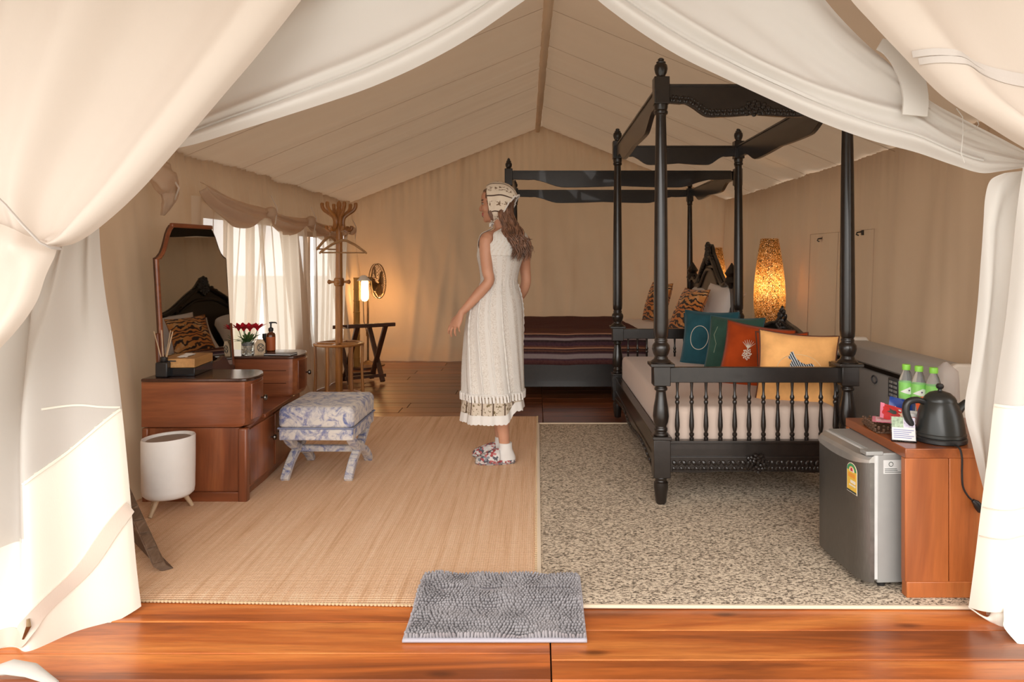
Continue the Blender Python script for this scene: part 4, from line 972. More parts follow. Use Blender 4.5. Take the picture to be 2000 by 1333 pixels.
# ------------------------------------------------------------------ shell lamps
t = NT('shell mosaic shade'); v = t.coords(); vo = t.add('ShaderNodeTexVoronoi', feature='DISTANCE_TO_EDGE'); vo.inputs['Scale'].default_value = 80; t.link(v, vo.inputs['Vector'])
vc = t.add('ShaderNodeTexVoronoi'); vc.inputs['Scale'].default_value = 80; t.link(v, vc.inputs['Vector'])
cc = t.mix(t.ramp(vo.outputs['Distance'], [(.05, (1, 1, 1)), (.16, (0, 0, 0))]), t.ramp(vc.outputs['Color'], [(.2, (.50, .24, .07)), (.6, (.80, .50, .22)), (.9, (.92, .72, .45))]), (.06, .03, .012))
t.col(cc); t.set(Roughness=.35); tr = t.add('ShaderNodeBsdfTranslucent'); t.link(cc, tr.inputs[0]); mx = t.add('ShaderNodeMixShader'); mx.inputs[0].default_value = .55
t.link(t.b.outputs[0], mx.inputs[1]); t.link(tr.outputs[0], mx.inputs[2]); t.link(mx.outputs[0], t.out.inputs[0]); SHELL = t.m
def shell_lamp(label, x, y, z0):
    L = thing('shell_lamp', label, 'lamp', (x, y, z0), group='tall shell mosaic lamps beside the double bed')
    h = .86
    MB().lathe([(.085, .02), (.105, .08), (.116, .20), (.127, .32), (.127, .40), (.120, .52), (.104, .66), (.087, .77), (.071, h), (.067, h+.003)], (0, 0, 0), 36, cap=False).build('lamp_shade', SHELL, L)
    MB().lathe([(.095, 0), (.095, .018), (.085, .025)], (0, 0, 0), 28).build('base', M['dark_brown'], L)
    MB().lathe([(.006, .02), (.006, .34), (.018, .345), (.018, .37)], (0, 0, 0), 10).build('socket', M['brass'], L)
    em = NT('warm lamp bulb'); em.set(Emission_Color=(1, .62, .25, 1), Emission_Strength=14)
    MB().sphere((0, 0, .42), .032, 12, 8).build('bulb', em.m, L)
    ld = bpy.data.lights.new('shell_lamp_light', 'POINT'); ld.energy = 3.6; ld.color = (1, .60, .24); ld.shadow_soft_size = .034
    lo = bpy.data.objects.new('shell_lamp_light', ld); C.objects.link(lo); lo.location = (0, 0, .47); lo.parent = L
def night_stand(label, x, y, h):
    n = thing('bedside_table', label, 'table', (x, y, 0))
    MB().box(-.20, .20, -.20, .20, h-.025, h).build('top', M['dark_top'], n, bev=.004)
    MB().box(-.18, .18, -.18, .18, h-.14, h-.025).build('drawer_box', M['dresser'], n, bev=.003)
    for sx in (-1, 1):
        for sy in (-1, 1): MB().box(sx*.17-.018, sx*.17+.018, sy*.17-.018, sy*.17+.018, 0, h-.14).build('leg', M['dresser_v'], n, bev=.003)
night_stand('dark bedside table carrying the shell lamp between the two beds', 1.90, 6.13, .51)
shell_lamp('tall glowing shell mosaic lamp beside the daybed posts', 1.915, 6.13, .51)
night_stand('dark bedside table hidden behind the headboard at the far side', 1.93, 8.45, .47)
shell_lamp('second shell mosaic lamp glowing behind the carved headboard', 2.02, 8.42, .47)
# ------------------------------------------------------------------ wall fittings on the right wall
for i, (y, z, lab) in enumerate(((5.72, 1.36, 'small dark hook on the right wall farther from the doorway'), (5.02, 1.385, 'small dark hook on the right wall nearer the doorway'))):
    h = thing('wall_hook', lab, 'hook', (2.19, y, z), group='hooks on the right tent wall')
    MB().box(0, .012, -.012, .012, -.018, .018).build('plate', M['black'], h, bev=.002)
    MB().tube([(0, 0, .005), (-.03, 0, 0), (-.035, 0, -.014), (-.025, -.012, -.02)], .005, 6).build('prong', M['black'], h)
fr = thing('window_flap', 'closed canvas window flap stitched on the right wall', 'window flap', (0, 0, 0))
def rw(y, z): return Vector((2.15-.01+.035*(z-.6), y, z))
for a, b in (((4.78, .5), (4.78, 1.40)), ((4.78, 1.40), (5.9, 1.40)), ((5.9, .5), (5.9, 1.40)), ((5.35, .5), (5.35, 1.40))):
    MB().tube([rw(*a), rw(*b)], .003, 6, flat=.5).build('stitched_seam', M['canvas_wall'], fr)
# ------------------------------------------------------------------ floor standing air conditioner
AC = plain('warm grey plastic', (.40, .385, .365), rough=.5, var=.03); AC2 = plain('cream plastic', (.66, .60, .52), rough=.5, var=.03)
ac = thing('air_conditioner', 'grey floor-standing air conditioner along the right wall behind the daybed', 'air conditioner', (0, 0, 0))
prof = [(1.845, .05), (1.84, .08), (1.84, .575), (1.855, .60), (1.90, .685), (1.93, .70), (2.05, .70), (2.06, .69), (2.06, .05)]
MB().prism([(x, 3.47, z) for x, z in prof], (0, 1.15, 0)).build('body', AC, ac, bev=.006)
capp = [(1.845, .05), (1.835, .08), (1.835, .58), (1.85, .61), (1.90, .70), (1.94, .72), (2.05, .72), (2.065, .70), (2.065, .05)]
for y in (3.43, 4.62): MB().prism([(x, y, z) for x, z in capp], (0, .045, 0)).build('end_cap', AC2, ac, bev=.012, seg=3)
MB().box(1.836, 1.868, 3.49, 4.60, .596, .618).build('vent_slot', M['black'], ac)
MB().bar((1.872, 3.49, .645), (1.872, 4.60, .645), .003, .09, up=(.45, 0, .9)).build('flap', AC, ac, bev=.001)
cp = MB().box(1.826, 1.842, 3.76, 3.87, .49, .59).build('control_panel', plain('dark control panel', (.09, .095, .10), rough=.35), ac, bev=.003)
for r in range(4):
    for c in range(2): MB().box(1.822, 1.827, 3.775+c*.045, 3.805+c*.045, .50+r*.022, .512+r*.022).build('button', AC, cp, bev=.001)
lg = MB().tube([(1.836, 4.05+.030*math.cos(a), .55+.020*math.sin(a)) for a in [i*2*PI/20 for i in range(20)]], .004, 6, close=True); lg.build('emblem', plain('dark emblem', (.10, .10, .11), rough=.4), ac)
MB().box(1.86, 2.05, 3.5, 4.6, .0, .05).build('base', AC, ac)
# ------------------------------------------------------------------ open teak table and the fridge inside it
tb = thing('teak_table', 'orange teak side table with solid plank ends standing over the fridge', 'table', (0, 0, .011))
X0, X1 = 1.298, 1.86
tp = MB().box(X0, X1, 2.62, 3.13, .492, .527).build('top', M['teak_top'], tb, bev=.003)
for y0, y1 in ((2.622, 2.652), (3.098, 3.128)):
    for i, (a, b) in enumerate(((X0, 1.452), (1.4545, 1.60), (1.6025, X1))):
        MB().box(a, b, y0, y1, .055, .492).build('plank', M['teak'], tb, bev=.0025)
    MB().box(X0+.004, X1, y0-.004, y1+.004, .0, .057).build('foot_board', M['teak'], tb, bev=.003)
MB().box(X1-.02, X1, 2.652, 3.098, .05, .492).build('back_panel', M['teak'], tb)
fg = thing('mini_fridge', 'small grey fridge with dark steel door and yellow energy sticker', 'fridge', (1.16, 2.89, .011), rotz=math.radians(3.5))
STEEL = NT('dark brushed steel'); v = STEEL.coords(scale=(1, 40, 1)); n = STEEL.noise(v, 30, 3); STEEL.col(STEEL.ramp(n, [(.3, (.16, .15, .14)), (.7, (.22, .21, .195))])); STEEL.set(Metallic=.85, Roughness=.34)
MB().box(.062, .50, -.197, .197, .018, .490).build('body', M['grey_steel'], fg, bev=.004)
MB().box(.050, .066, -.196, .196, .03, .484).build('gasket', plain('light grey gasket', (.52, .52, .51), rough=.5), fg, bev=.002)
b = MB(); rings = []
for y in [-.200, -.196, -.180, -.150, -.08, 0, .08, .150, .18, .196, .200]:
    e = abs(y)/.2; x = .004+.030*max(0, (e-.72)/.28)**2
    rings.append([Vector((x, y, .022)), Vector((.05, y, .022)), Vector((.05, y, .455)), Vector((x, y, .455))])
dr = b.loft(rings).build('door', STEEL.m, fg, angle=30)
b = MB(); rings = []
for i in range(15):
    y = lerp(-.200, .200, i/14); e = abs(y)/.2; x = .001+.030*max(0, (e-.72)/.28)**2; z = .456
    rings.append([Vector((x, y, z-.018*(1-e**2))), Vector((.05, y, z)), Vector((.05, y, .482)), Vector((x+.012, y, .478)), Vector((x, y, .466))])
b.loft(rings).build('handle_trim', plain('light steel trim', (.50, .49, .47), rough=.3, metal=.7), fg, angle=30)
MB().box(.02, .085, -.199, -.150, .482, .497).build('hinge', M['grey_steel'], fg, bev=.003)
for sy in (-.17, .17): MB().lathe([(.014, 0), (.016, .018)], (.09, sy, 0), 12).build('foot', M['black_plastic'], fg)
for sy in (-.17, .17): MB().lathe([(.014, 0), (.016, .018)], (.45, sy, 0), 12).build('foot', M['black_plastic'], fg)
# energy sticker (front of the door) : yellow shield, green arc, dial, coloured bars
def sticker(name, pts, x, m, par, th=.0006): x -= .0024; pts = [(y, .437-(.444-z)*.76) for y, z in pts]; return MB().prism([(x, y, z) for y, z in pts], (-th, 0, 0)).build(name, m, par, smooth=False)
yl_ = plain('yellow sticker', (.78, .50, .07), rough=.5, var=.02); gn_ = plain('green print', (.05, .28, .12), rough=.5); dk_ = plain('dark print', (.05, .06, .05), rough=.5); cr_ = plain('cream print', (.80, .76, .66), rough=.5); or_ = plain('orange print', (.80, .33, .05), rough=.5); rd_ = plain('red print', (.55, .05, .05), rough=.5)
# door-local: +y is away from the camera
yc, w_ = -.126, .036
arch = lambda r, n=16, zc=.405: [(yc+r*math.cos(a), zc+r*math.sin(a)) for a in [PI*i/n for i in range(n+1)]]
s0 = sticker('energy_sticker', arch(w_+.003)+[(yc-w_-.003, .297), (yc+w_+.003, .297)], .0058, cr_, dr)
s0.parent = dr
def onst(name, pts, m, k): return sticker(name, pts, .0058-.0007*k, m, dr, .0005)
onst('sticker_print', arch(w_)+[(yc-w_, .300), (yc+w_, .300)], yl_, 1)
onst('sticker_arc', arch(w_*.98)+arch(w_*.62)[::-1], gn_, 2)
onst('sticker_dial', arch(w_*.50)+[(yc-w_*.5, .400), (yc+w_*.5, .400)], cr_, 2)
onst('sticker_figure', [(yc-.010, .404), (yc+.010, .404), (yc+.006, .420), (yc-.006, .420)], rd_, 3)
onst('sticker_bar', [(yc-.026, .372), (yc+.026, .372), (yc+.026, .392), (yc-.026, .392)], or_, 2)
onst('sticker_bar', [(yc-.028, .345), (yc+.010, .345), (yc+.010, .360), (yc-.028, .360)], cr_, 2)
onst('sticker_bar', [(yc-.028, .330), (yc+.020, .330), (yc+.020, .338), (yc-.028, .338)], cr_, 2)
onst('sticker_foot', [(yc-w_, .300), (yc+w_, .300), (yc+w_, .309), (yc-w_, .309)], dk_, 2)
# spec plate on the side
pl_ = MB().box(.085, .175, -.1978, -.197, .415, .465).build('spec_plate', plain('pale grey sticker', (.55, .55, .54), rough=.5), fg)
for k, (a, b) in enumerate(((.09, .135), (.09, .138), (.09, .165))): MB().box(a, b, -.1983, -.1977, .432-k*.006, .434-k*.006).build('print_line', dk_, pl_)
MB().tube([(.113+.008*math.cos(a), -.1981, .450+.008*math.sin(a)) for a in [i*2*PI/14 for i in range(14)]], .0012, 5, close=True).build('print_emblem', dk_, pl_)
# ------------------------------------------------------------------ kettle
ZT = .538
kt = thing('electric_kettle', 'matt black electric kettle on its base at the table edge', 'kettle', (1.482, 2.735, ZT))
kt.scale = (1, 1, .94)
MB().lathe([(.086, 0), (.090, .004), (.090, .016), (.086, .021)], (0, 0, 0), 36).build('power_base', M['black_plastic'], kt)
KB = plain('matt black metal', (.022, .024, .023), rough=.33, coat=.15, metal=.1)
MB().lathe([(.084, .021), (.087, .024), (.087, .034), (.084, .037), (.083, .05), (.079, .08), (.072, .115), (.062, .145), (.055, .158)], (0, 0, 0), 36).build('body', KB, kt)
lid = MB().lathe([(.0555, .157), (.0555, .163), (.049, .175), (.035, .188), (.018, .194), (.008, .196), (.006, .202)], (0, 0, 0), 30).build('lid', KB, kt)
MB().lathe([(.005, .196), (.006, .202), (.012, .207), (.014, .215), (.010, .223), (.002, .225)], (0, 0, 0), 16).build('knob', M['black_plastic'], lid)
MB().tube([curve([(-.052, -.0, .150), (-.085, 0, .160), (-.118, 0, .150), (-.125, 0, .115), (-.112, 0, .075), (-.088, 0, .042)], i/20) for i in range(21)], [.012]*4+[.0135]*14+[.011, .009, .006], 10).build('handle', M['black_plastic'], kt)
MB().tube([(.055, 0, .11), (.085, 0, .14), (.098, 0, .155)], [.022, .014, .010], 12).build('spout', KB, kt)
cb = [(-.0, -.07, .004), (.005, -.115, .004), (.008, -.128, -.03), (.008, -.128, -.09), (.012, -.128, -.14), (.03, -.128, -.175), (.046, -.128, -.19)]
cb_pts = [curve(cb, i/30) for i in range(31)]
cord = MB().tube(cb_pts, .0035, 8).build('power_cord', M['black_plastic'], kt)
MB().tube([(.046, -.128, -.19), (.056, -.130, -.198), (.064, -.130, -.210), (.074, -.130, -.228)], [.007, .012, .015, .013], 10).build('plug', M['black_plastic'], cord)
for s in (-.007, .007): MB().tube([(.074+s, -.130, -.226-s*.4), (.083+s, -.130, -.244-s*.4)], .0022, 6).build('plug_pin', M['chrome'], cord)
# ------------------------------------------------------------------ water bottles
pet = NT('clear PET'); pet.col((.93, .96, .97)); pet.set(Roughness=.06, Transmission_Weight=.92, IOR=1.18, Specular_IOR_Level=.6)
lime = plain('lime green cap', (.25, .62, .07), rough=.45, var=.04)
lb = NT('green bottle label'); v = lb.coords(); sp = lb.add('ShaderNodeSeparateXYZ'); lb.link(v, sp.inputs[0])
lb.col(lb.ramp(lb.noise(v, 25, 2), [(.3, (.20, .58, .10)), (.7, (.32, .72, .20))])); lb.set(Roughness=.4)
wht = plain('white print', (.82, .84, .80), rough=.5, var=.02)
def bottle(label, x, y):
    o = thing('water_bottle', label, 'bottle', (x, y, ZT), group='water bottles on the teak table')
    MB().lathe([(.022, 0), (.027, .006), (.028, .02), (.0265, .03), (.028, .04), (.028, .172), (.0265, .182), (.021, .198), (.015, .213), (.0125, .218), (.0125, .224)], (0, 0, 0), 22).build('bottle', pet.m, o)
    MB().lathe([(.0288, .104), (.0288, .170)], (0, 0, 0), 24, cap=False).build('label', lb.m, o)
    b = MB()
    ring = []
    for k in range(25):
        a = -PI/2-.9+1.8*k/24; s = abs(k/12-1); ring.append((a, s))
    b.grid(lambda u, v: (.0292*math.cos(-PI/2-1.3+2.6*u), .0292*math.sin(-PI/2-1.3+2.6*u), .138+(v-.5)*.030*(1-abs(2*u-1))+.006*(2*u-1)), 24, 2).build('label_print', wht, o)
    b = MB(); b.grid(lambda u, v: (.0295*math.cos(-PI/2-.2+.22*u), .0295*math.sin(-PI/2-.2+.22*u), .139+(v-.5)*.008*(1-.6*abs(2*u-1))), 8, 2).build('label_print', plain('purple print', (.12, .06, .16), rough=.5), o)
    MB().lathe([(.0155, .219), (.016, .222), (.016, .238), (.0145, .241), (.002, .2415)], (0, 0, 0), 20).build('cap', lime, o)
bottle('water bottle with green label, leftmost of three on the teak table', 1.500, 3.02)
bottle('water bottle with green label, middle of three on the teak table', 1.528, 2.975)
bottle('water bottle with green label, rightmost of three, behind the kettle', 1.563, 2.93)
pb_ = thing('plastic_bag', 'crumpled translucent plastic bag standing behind the bottles', 'bag', (1.66, 3.02, ZT))
def bag(u, v): a = 2*PI*u; r = .055*(1-.25*v)*(1+.15*nz(math.cos(a)*2, math.sin(a)*2, v*4)); k = 1 if v < .85 else (1-(v-.85)/.15*.85); return (r*k*math.cos(a)*1.1, r*k*math.sin(a), .25*v)
bm_ = cloth('thin milky plastic', (.75, .70, .68), trans=.4, alpha=.55, weave=60)
MB().grid(bag, 24, 14).build('sack', bm_, pb_, angle=60); MB().lathe([(.055, .0), (.054, .005)], (0, 0, 0), 20).build('bottom', bm_, pb_)
# ------------------------------------------------------------------ tray, sachets, mug, sign
tr_ = thing('wicker_tray', 'brown woven tray holding drink sachets beside the kettle', 'tray', (1.415, 2.915, ZT), rotz=math.radians(-8))
wk = plain('brown wicker', (.10, .05, .028), rough=.6, var=.3, nscale=60)
MB().box(-.105, .105, -.085, .085, 0, .006).build('base', wk, tr_, bev=.002)
b = MB()
for lvl in range(3):
    for k in range(60):
        a0 = 2*PI*k/60; 
        def pr(a): c, s = math.cos(a), math.sin(a); q = max(abs(c)/.108, abs(s)/.088); return Vector((c/q, s/q, .006+.010*lvl+(.004 if k % 2 == lvl % 2 else 0)))
        b.sphere(pr(a0), (.0055, .0055, .005), 6, 4)
o = b.build('woven_rim', wk, tr_); o['kind'] = 'stuff'
def sachet(name, label, loc, rot, w, h, m, prints, t=.014):
    o = thing(name, label, 'sachet', loc, group='drink sachets in the tray'); o.rotation_euler = rot
    fn = lambda u, v, s: Vector((w*(u-.5), s*t/2*(max(0, math.sin(PI*u))*max(0, math.sin(PI*min(1, max(0, (v-.08)/.84)))))**.6+.0015*nz(u*6, v*6, s), h*v))
    MB().grid(lambda u, v: fn(u, v, -1), 14, 14).grid(lambda u, v: fn(1-u, v, 1), 14, 14).build('wrapper', m, o, angle=60)
    for pts, mm in prints:
        MB().prism([fn(u, v, -1)+Vector((0, -.0012, 0)) for u, v in pts], (0, -.0008, 0)).build('wrapper_print', mm, o, smooth=False)
    return o
foil = lambda n, c: plain(n, c, rough=.28, var=.1, spec=.6)
redf, bluef, pinkf, orf = foil('red foil', (.55, .03, .035), ), foil('blue foil', (.008, .045, .26)), foil('pink foil', (.75, .22, .32)), foil('orange foil', (.75, .12, .03))
yel = plain('pale yellow print', (.85, .70, .45), rough=.5)
blot = lambda cx, cy, r, n=9, sx=1, sy=1, sd=0: [(cx+sx*r*(1+.4*math.sin(k*2.7+sd))*math.cos(2*PI*k/n), cy+sy*r*(1+.4*math.sin(k*2.7+sd))*math.sin(2*PI*k/n)) for k in range(n)]
sachet('snack_sachet', 'red foil sachet with pale print lying across the wicker tray', (1.405, 2.90, ZT+.030), (math.radians(-38), math.radians(16), math.radians(-8)), .135, .068, redf, [(blot(.62, .5, .10, 11, 1, 1.6, 1), yel), (blot(.55, .78, .045, 9, 1, 1.6, 2), wht), (blot(.33, .55, .10, 9, 1.2, 1.5, 0), dk_), ([(.0, .0), (.10, .0), (.12, 1), (.0, 1)], pinkf)])
sachet('coffee_sachet', 'blue foil sachet with white marks standing in the tray', (1.448, 2.965, ZT+.010), (math.radians(-14), math.radians(12), math.radians(-6)), .105, .10, bluef, [(blot(.25, .55, .07, 9, .7, 1.3, 0), wht), (blot(.62, .42, .10, 11, 1.6, .7, 1), wht), (blot(.85, .35, .05, 9, 1.2, .8, 2), wht)])
sachet('tea_sachet', 'pink and white sachet lying flat at the table edge', (1.345, 2.88, ZT+.034), (math.radians(-84), math.radians(0), math.radians(-24)), .085, .075, pinkf, [([(.15, .12), (.85, .12), (.85, .85), (.15, .85)], plain('pale pink print', (.78, .55, .58), rough=.5))], t=.006)
sachet('orange_sachet', 'orange sachet leaning on the water bottles', (1.520, 2.905, ZT+.055), (math.radians(-8), math.radians(-10), math.radians(5)), .060, .075, orf, [(blot(.45, .6, .16, 9, 1, 1, 0), wht)])
mg = thing('printed_mug', 'white cup with red print seen through the kettle handle', 'cup', (1.425, 2.83, ZT))
MB().lathe([(.026, 0), (.030, .003), (.033, .085), (.030, .085), (.027, .006), (.001, .006)], (0, 0, 0), 22, cap=False).build('cup', M['white_plastic'], mg)
for k in range(5): MB().box(-.018+.004*(k % 2), .018-.003*(k % 3), -.0335, -.030, .022+k*.011, .028+k*.011).build('cup_print', rd_, mg)
sg = thing('acrylic_sign', 'small clear acrylic sign with a printed card at the front table edge', 'sign', (1.342, 2.72, ZT), rotz=math.radians(-22))
sg.rotation_euler = (0, 0, math.radians(-20))
acr = NT('clear acrylic'); acr.col((.95, .96, .96)); acr.set(Roughness=.02, Transmission_Weight=1.0, IOR=1.2)
ln = Matrix.Rotation(math.radians(-20), 4, 'X')
MB().box(-.042, .042, -.003, .003, 0, .092).xf(ln).build('acrylic_panel', acr.m, sg, bev=.001)
MB().box(-.042, .042, -.012, .030, 0, .003).build('acrylic_foot', acr.m, sg)
cd = MB().box(-.039, .039, -.0045, -.0035, .004, .088).xf(ln).build('card', plain('card', (.62, .58, .58), rough=.5, var=.03), sg)
MB().box(-.039, .0, -.0052, -.0046, .050, .088).xf(ln).build('card_picture', plain('card green', (.28, .36, .24), rough=.5, var=.4, nscale=90), cd)
MB().box(.002, .038, -.0052, -.0046, .052, .086).xf(ln).build('card_picture', plain('card mauve', (.42, .38, .48), rough=.5, var=.4, nscale=90), cd)
for k in range(5): MB().box(-.034, .034-.008*(k % 3), -.0052, -.0046, .040-k*.007, .0425-k*.007).xf(ln).build('card_print', plain('print blue', (.16, .18, .36), rough=.6), cd)
# ------------------------------------------------------------------ the woman
PY = 4.386; PS = PY/F
pw = thing('person', 'person standing on the jute rug in a white lace dress and printed headscarf, looking left', 'person', (0, 0, 0))
def wz(py): return CAMZ-(py-CY)*PS
def wx(px): return (px-CX)*PS
Ld = Vector((-.707, -.707, 0)); Fd = Vector((-.707, .707, 0)); UP = Vector((0, 0, 1))
TOR = [(660, 967, .135, .105), (640, 967, .160, .118), (610, 968, .165, .120), (580, 972, .140, .100), (548, 976, .116, .086), (522, 978, .126, .096), (500, 980, .140, .104), (485, 982, .150, .098), (470, 984, .160, .084), (460, 985, .150, .070), (453, 986, .105, .056), (447, 986, .058, .050)]
def tor(t): return curve(TOR, t)
def ring_at(c, a, b, n, L_=Ld, F_=Fd, k=1.0):
    return [c+L_*a*k*math.sin(2*PI*i/n)+F_*b*k*math.cos(2*PI*i/n) for i in range(n)]
bd = MB()
bd.loft([ring_at(Vector((wx(px), PY, wz(py))), a, b, 28) for py, px, a, b in [tor(i/33) for i in range(34)]])
# shoulder blades / bust
for s in (-1, 1):
    bd.sphere(Vector((wx(982), PY, wz(497)))+Ld*s*.065+Fd*.062, (.052, .052, .05), 14, 10)
    bd.sphere(Vector((wx(984), PY, wz(480)))+Ld*s*.075-Fd*.045, (.05, .05, .06), 12, 8)
HC = Vector((wx(971), PY, wz(398))); Hd = Vector((-.985, .17, 0)).normalized(); Hl = Vector((-.17, -.985, 0)).normalized()     # head forward / its left (camera) side
HB, HH = -.108, .212                                  # chin height below centre, chin-to-crown
def hp(f, l, h): return HC+Hd*f+Hl*l+UP*(HB+HH*h)
HT = [(0, .052, .012, .016), (.03, .072, .025, .030), (.10, .080, .036, .044), (.2, .081, .05, .053), (.3, .083, .066, .060), (.4, .084, .084, .065), (.5, .083, .094, .069), (.6, .091, .098, .071), (.7, .094, .098, .071), (.8, .087, .094, .067), (.9, .066, .077, .053), (.97, .038, .048, .032), (1.0, .006, .008, .006)]
def hring(h, f, b, w, n=36, k=1.0):
    o = []
    for i in range(n):
        a = 2*PI*i/n; c, s = math.cos(a), math.sin(a); e = .85
        c2 = math.copysign(abs(c)**e, c); s2 = math.copysign(abs(s)**e, s)
        o.append(hp((f if c > 0 else b)*c2*k, w*s2*k, h))
    return o
hd_ = [curve(HT, i/36) for i in range(37)]
bd.loft([hring(*r) for r in hd_])
bd.tube([Vector((wx(986), PY, wz(462))), Vector((wx(983), PY, wz(447))), hp(-.022, 0, .10), hp(-.015, 0, .30)], [.060, .050, .046, .046], 18)
# nose, lips, chin, brow, cheeks
bd.tube([hp(.080, 0, .55), hp(.090, 0, .46), hp(.102, 0, .375), hp(.101, 0, .345), hp(.084, 0, .325)], [.006, .008, .0105, .011, .008], 10)
for s in (-1, 1):
    bd.sphere(hp(.090, s*.010, .345), (.009, .009, .008), 10, 6)
    bd.sphere(hp(.058, s*.034, .38), (.030, .026, .026), 12, 8)
    bd.tube([hp(.087, s*.010, .575), hp(.083, s*.032, .59), hp(.066, s*.052, .56)], [.007, .008, .006], 8)
    bd.sphere(hp(-.004, s*.068, .42), (.016, .010, .028), 10, 8)
for h, r in ((.238, .0075), (.195, .0085)): bd.tube([hp(.074, -.022, h-.004), hp(.084, -.008, h), hp(.0855, 0, h-.003), hp(.084, .008, h), hp(.074, .022, h-.004)], [.003, r, r, r, .003], 8)
bd.sphere(hp(.066, 0, .06), (.018, .018, .016), 12, 8)
# arms, hands
def limb(path, rad, n=26, seg=16):
    pts = [curve([(*p, r) for p, r in zip(path, rad)], i/n) for i in range(n+1)]
    bd.tube([p[:3] for p in pts], [p[3] for p in pts], seg)
    a, b = pts[0], pts[-1]; bd.sphere(a[:3], a[3]*.98, 14, 8); bd.sphere(b[:3], b[3]*.98, 14, 8)
def finger(pts, r):
    bd.tube(pts, [r*1.05, r, r*.95, r*.8][:len(pts)], 10); bd.sphere(pts[-1], r*.82, 10, 6)
def hand(wr, dirn, back, thumb_side, L=.165, spread=1.0, curl=.5):
    "wr wrist, dirn along the hand, back = back-of-hand normal, thumb_side lateral"
    d, b, t = dirn.normalized(), back.normalized(), thumb_side.normalized()
    rings = []
    for s, w, th in ((0, .021, .018), (.02, .026, .017), (.05, .036, .016), (.078, .039, .014), (.090, .036, .011)):
        c = wr+d*s; rings.append([c+t*w*math.cos(a)+b*th*math.sin(a) for a in [2*PI*k/16 for k in range(16)]])
    bd.loft(rings)
    for k, (off, ln, s0) in enumerate(((.029, .068, .082), (.010, .078, .086), (-.010, .072, .083), (-.028, .055, .076))):
        p0 = wr+d*(s0-.014)+t*off; dd = (d+t*(1.5-k)*.10*spread).normalized(); k1 = curl*(.25+.12*k)
        p1 = p0+(dd)*ln*.48; d2 = (dd-b*(.30+k1)).normalized(); p2 = p1+d2*ln*.36; d3 = (d2-b*(.35+k1)).normalized(); p3 = p2+d3*ln*.28
        finger([p0, p1, p2, p3], .0078 if k < 3 else .0068)
    q0 = wr+d*.022+t*.020-b*.004; q1 = q0+(d*.6+t*.7-b*.25).normalized()*.036; q2 = q1+(d*.92+t*.22-b*.30).normalized()*.032; q3 = q2+(d*.95-b*.3).normalized()*.022
    finger([q0, q1, q2, q3], .0095)
sh = at(950, 470, 4.275); el = at(955, 550, 4.25); wr = at(901, 611, 4.235)
limb([sh+Vector((.03, .05, .012)), sh, at(949, 500, 4.265), at(952, 530, 4.255), el, at(934, 575, 4.245), at(914, 598, 4.24), wr], [.045, .041, .036, .033, .031, .031, .025, .0205])
hdir = at(887, 640, 4.235)-wr
hand(wr, hdir, Vector((-.55, -.80, .1)), Vector((-.80, .55, .05)), curl=.55)
sh2 = at(1022, 470, 4.49); el2 = at(1027, 552, 4.53)
wr2 = at(1000, 596, 4.66)
limb([sh2+Vector((-.03, -.05, .012)), sh2, at(1024, 500, 4.50), at(1026, 530, 4.52), el2, at(1018, 575, 4.58), wr2], [.045, .041, .036, .033, .031, .030, .0205])
hand(wr2, Vector((-.45, .35, -.85)), Vector((.75, .55, 0)), Vector((-.7, .7, 0)), curl=.5)
# legs and feet
ZR = .012
def leg(hip, knee, calf, ankle, toe_dir):
    limb([hip, hip.lerp(knee, .45), knee, calf, calf.lerp(ankle, .55), ankle], [.082, .070, .050, .049, .036, .030])
    fz = ankle.z; d = toe_dir.normalized(); s = Vector((-d.y, d.x, 0)); rings = []
    for t_, w, z0, z1 in ((-.052, .018, .016, .045), (-.045, .027, .012, .06), (-.01, .031, .010, .085), (.03, .030, .010, .075), (.075, .035, .010, .052), (.115, .038, .010, .036), (.145, .034, .010, .028), (.160, .018, .012, .022)):
        c = ankle+d*t_; c = Vector((c.x, c.y, 0)); zc, zh = (z0+z1)/2+ZR, (z1-z0)/2
        rings.append([c+s*w*math.cos(a)+UP*(zc+zh*math.sin(a)) for a in [2*PI*k/16 for k in range(16)]])
    bd.loft(rings); return ankle, d, s
A_l = leg(at(960, 622, 4.33), at(972, 740, 4.33), at(979, 805, 4.345), at(986, 874, 4.35), Vector((-1, -.10, 0)))
A_r = leg(at(978, 618, 4.44), at(972, 740, 4.46), at(976, 800, 4.49), at(978, 866, 4.50), Vector((-.99, -.02, 0)))
tmp = bd.build('body_source', M['skin'], None)
rm = tmp.modifiers.new('r', 'REMESH'); rm.mode = 'VOXEL'; rm.voxel_size = .0042; rm.use_smooth_shade = True
sm = tmp.modifiers.new('s', 'SMOOTH'); sm.factor = .5; sm.iterations = 5
dg = bpy.context.evaluated_depsgraph_get(); bm_ = bpy.data.meshes.new_from_object(tmp.evaluated_get(dg)); bpy.data.objects.remove(tmp)
bm_.name = 'body'
sk = NT('warm skin'); n = sk.noise(sk.coords(), 6, 4); sk.col(sk.ramp(n, [(.3, (.42, .20, .12)), (.7, (.52, .27, .17))])); sk.set(Roughness=.5, Subsurface_Weight=.12, Subsurface_Scale=.02, Specular_IOR_Level=.35)
sk.b.inputs['Subsurface Radius'].default_value = (1, .35, .2)
lipm = plain('rose lips', (.40, .09, .08), rough=.35); browm = plain('brown brows', (.10, .05, .03), rough=.8)
bm_.materials.clear()
for m_ in (sk.m, lipm, browm): bm_.materials.append(m_)
mi = []
for p in bm_.polygons:
    c = p.center-HC; f, l, h = c.dot(Hd), c.dot(Hl), (c.z-HB)/HH
    k = 0
    if f > .068 and abs(l) < .023 and .165 < h < .262 - abs(l)*.6: k = 1
    elif f > .050 and .010 < abs(l) < .052 and abs(h-.60+.6*max(0, abs(l)-.035)) < .018: k = 2
    mi.append(k)
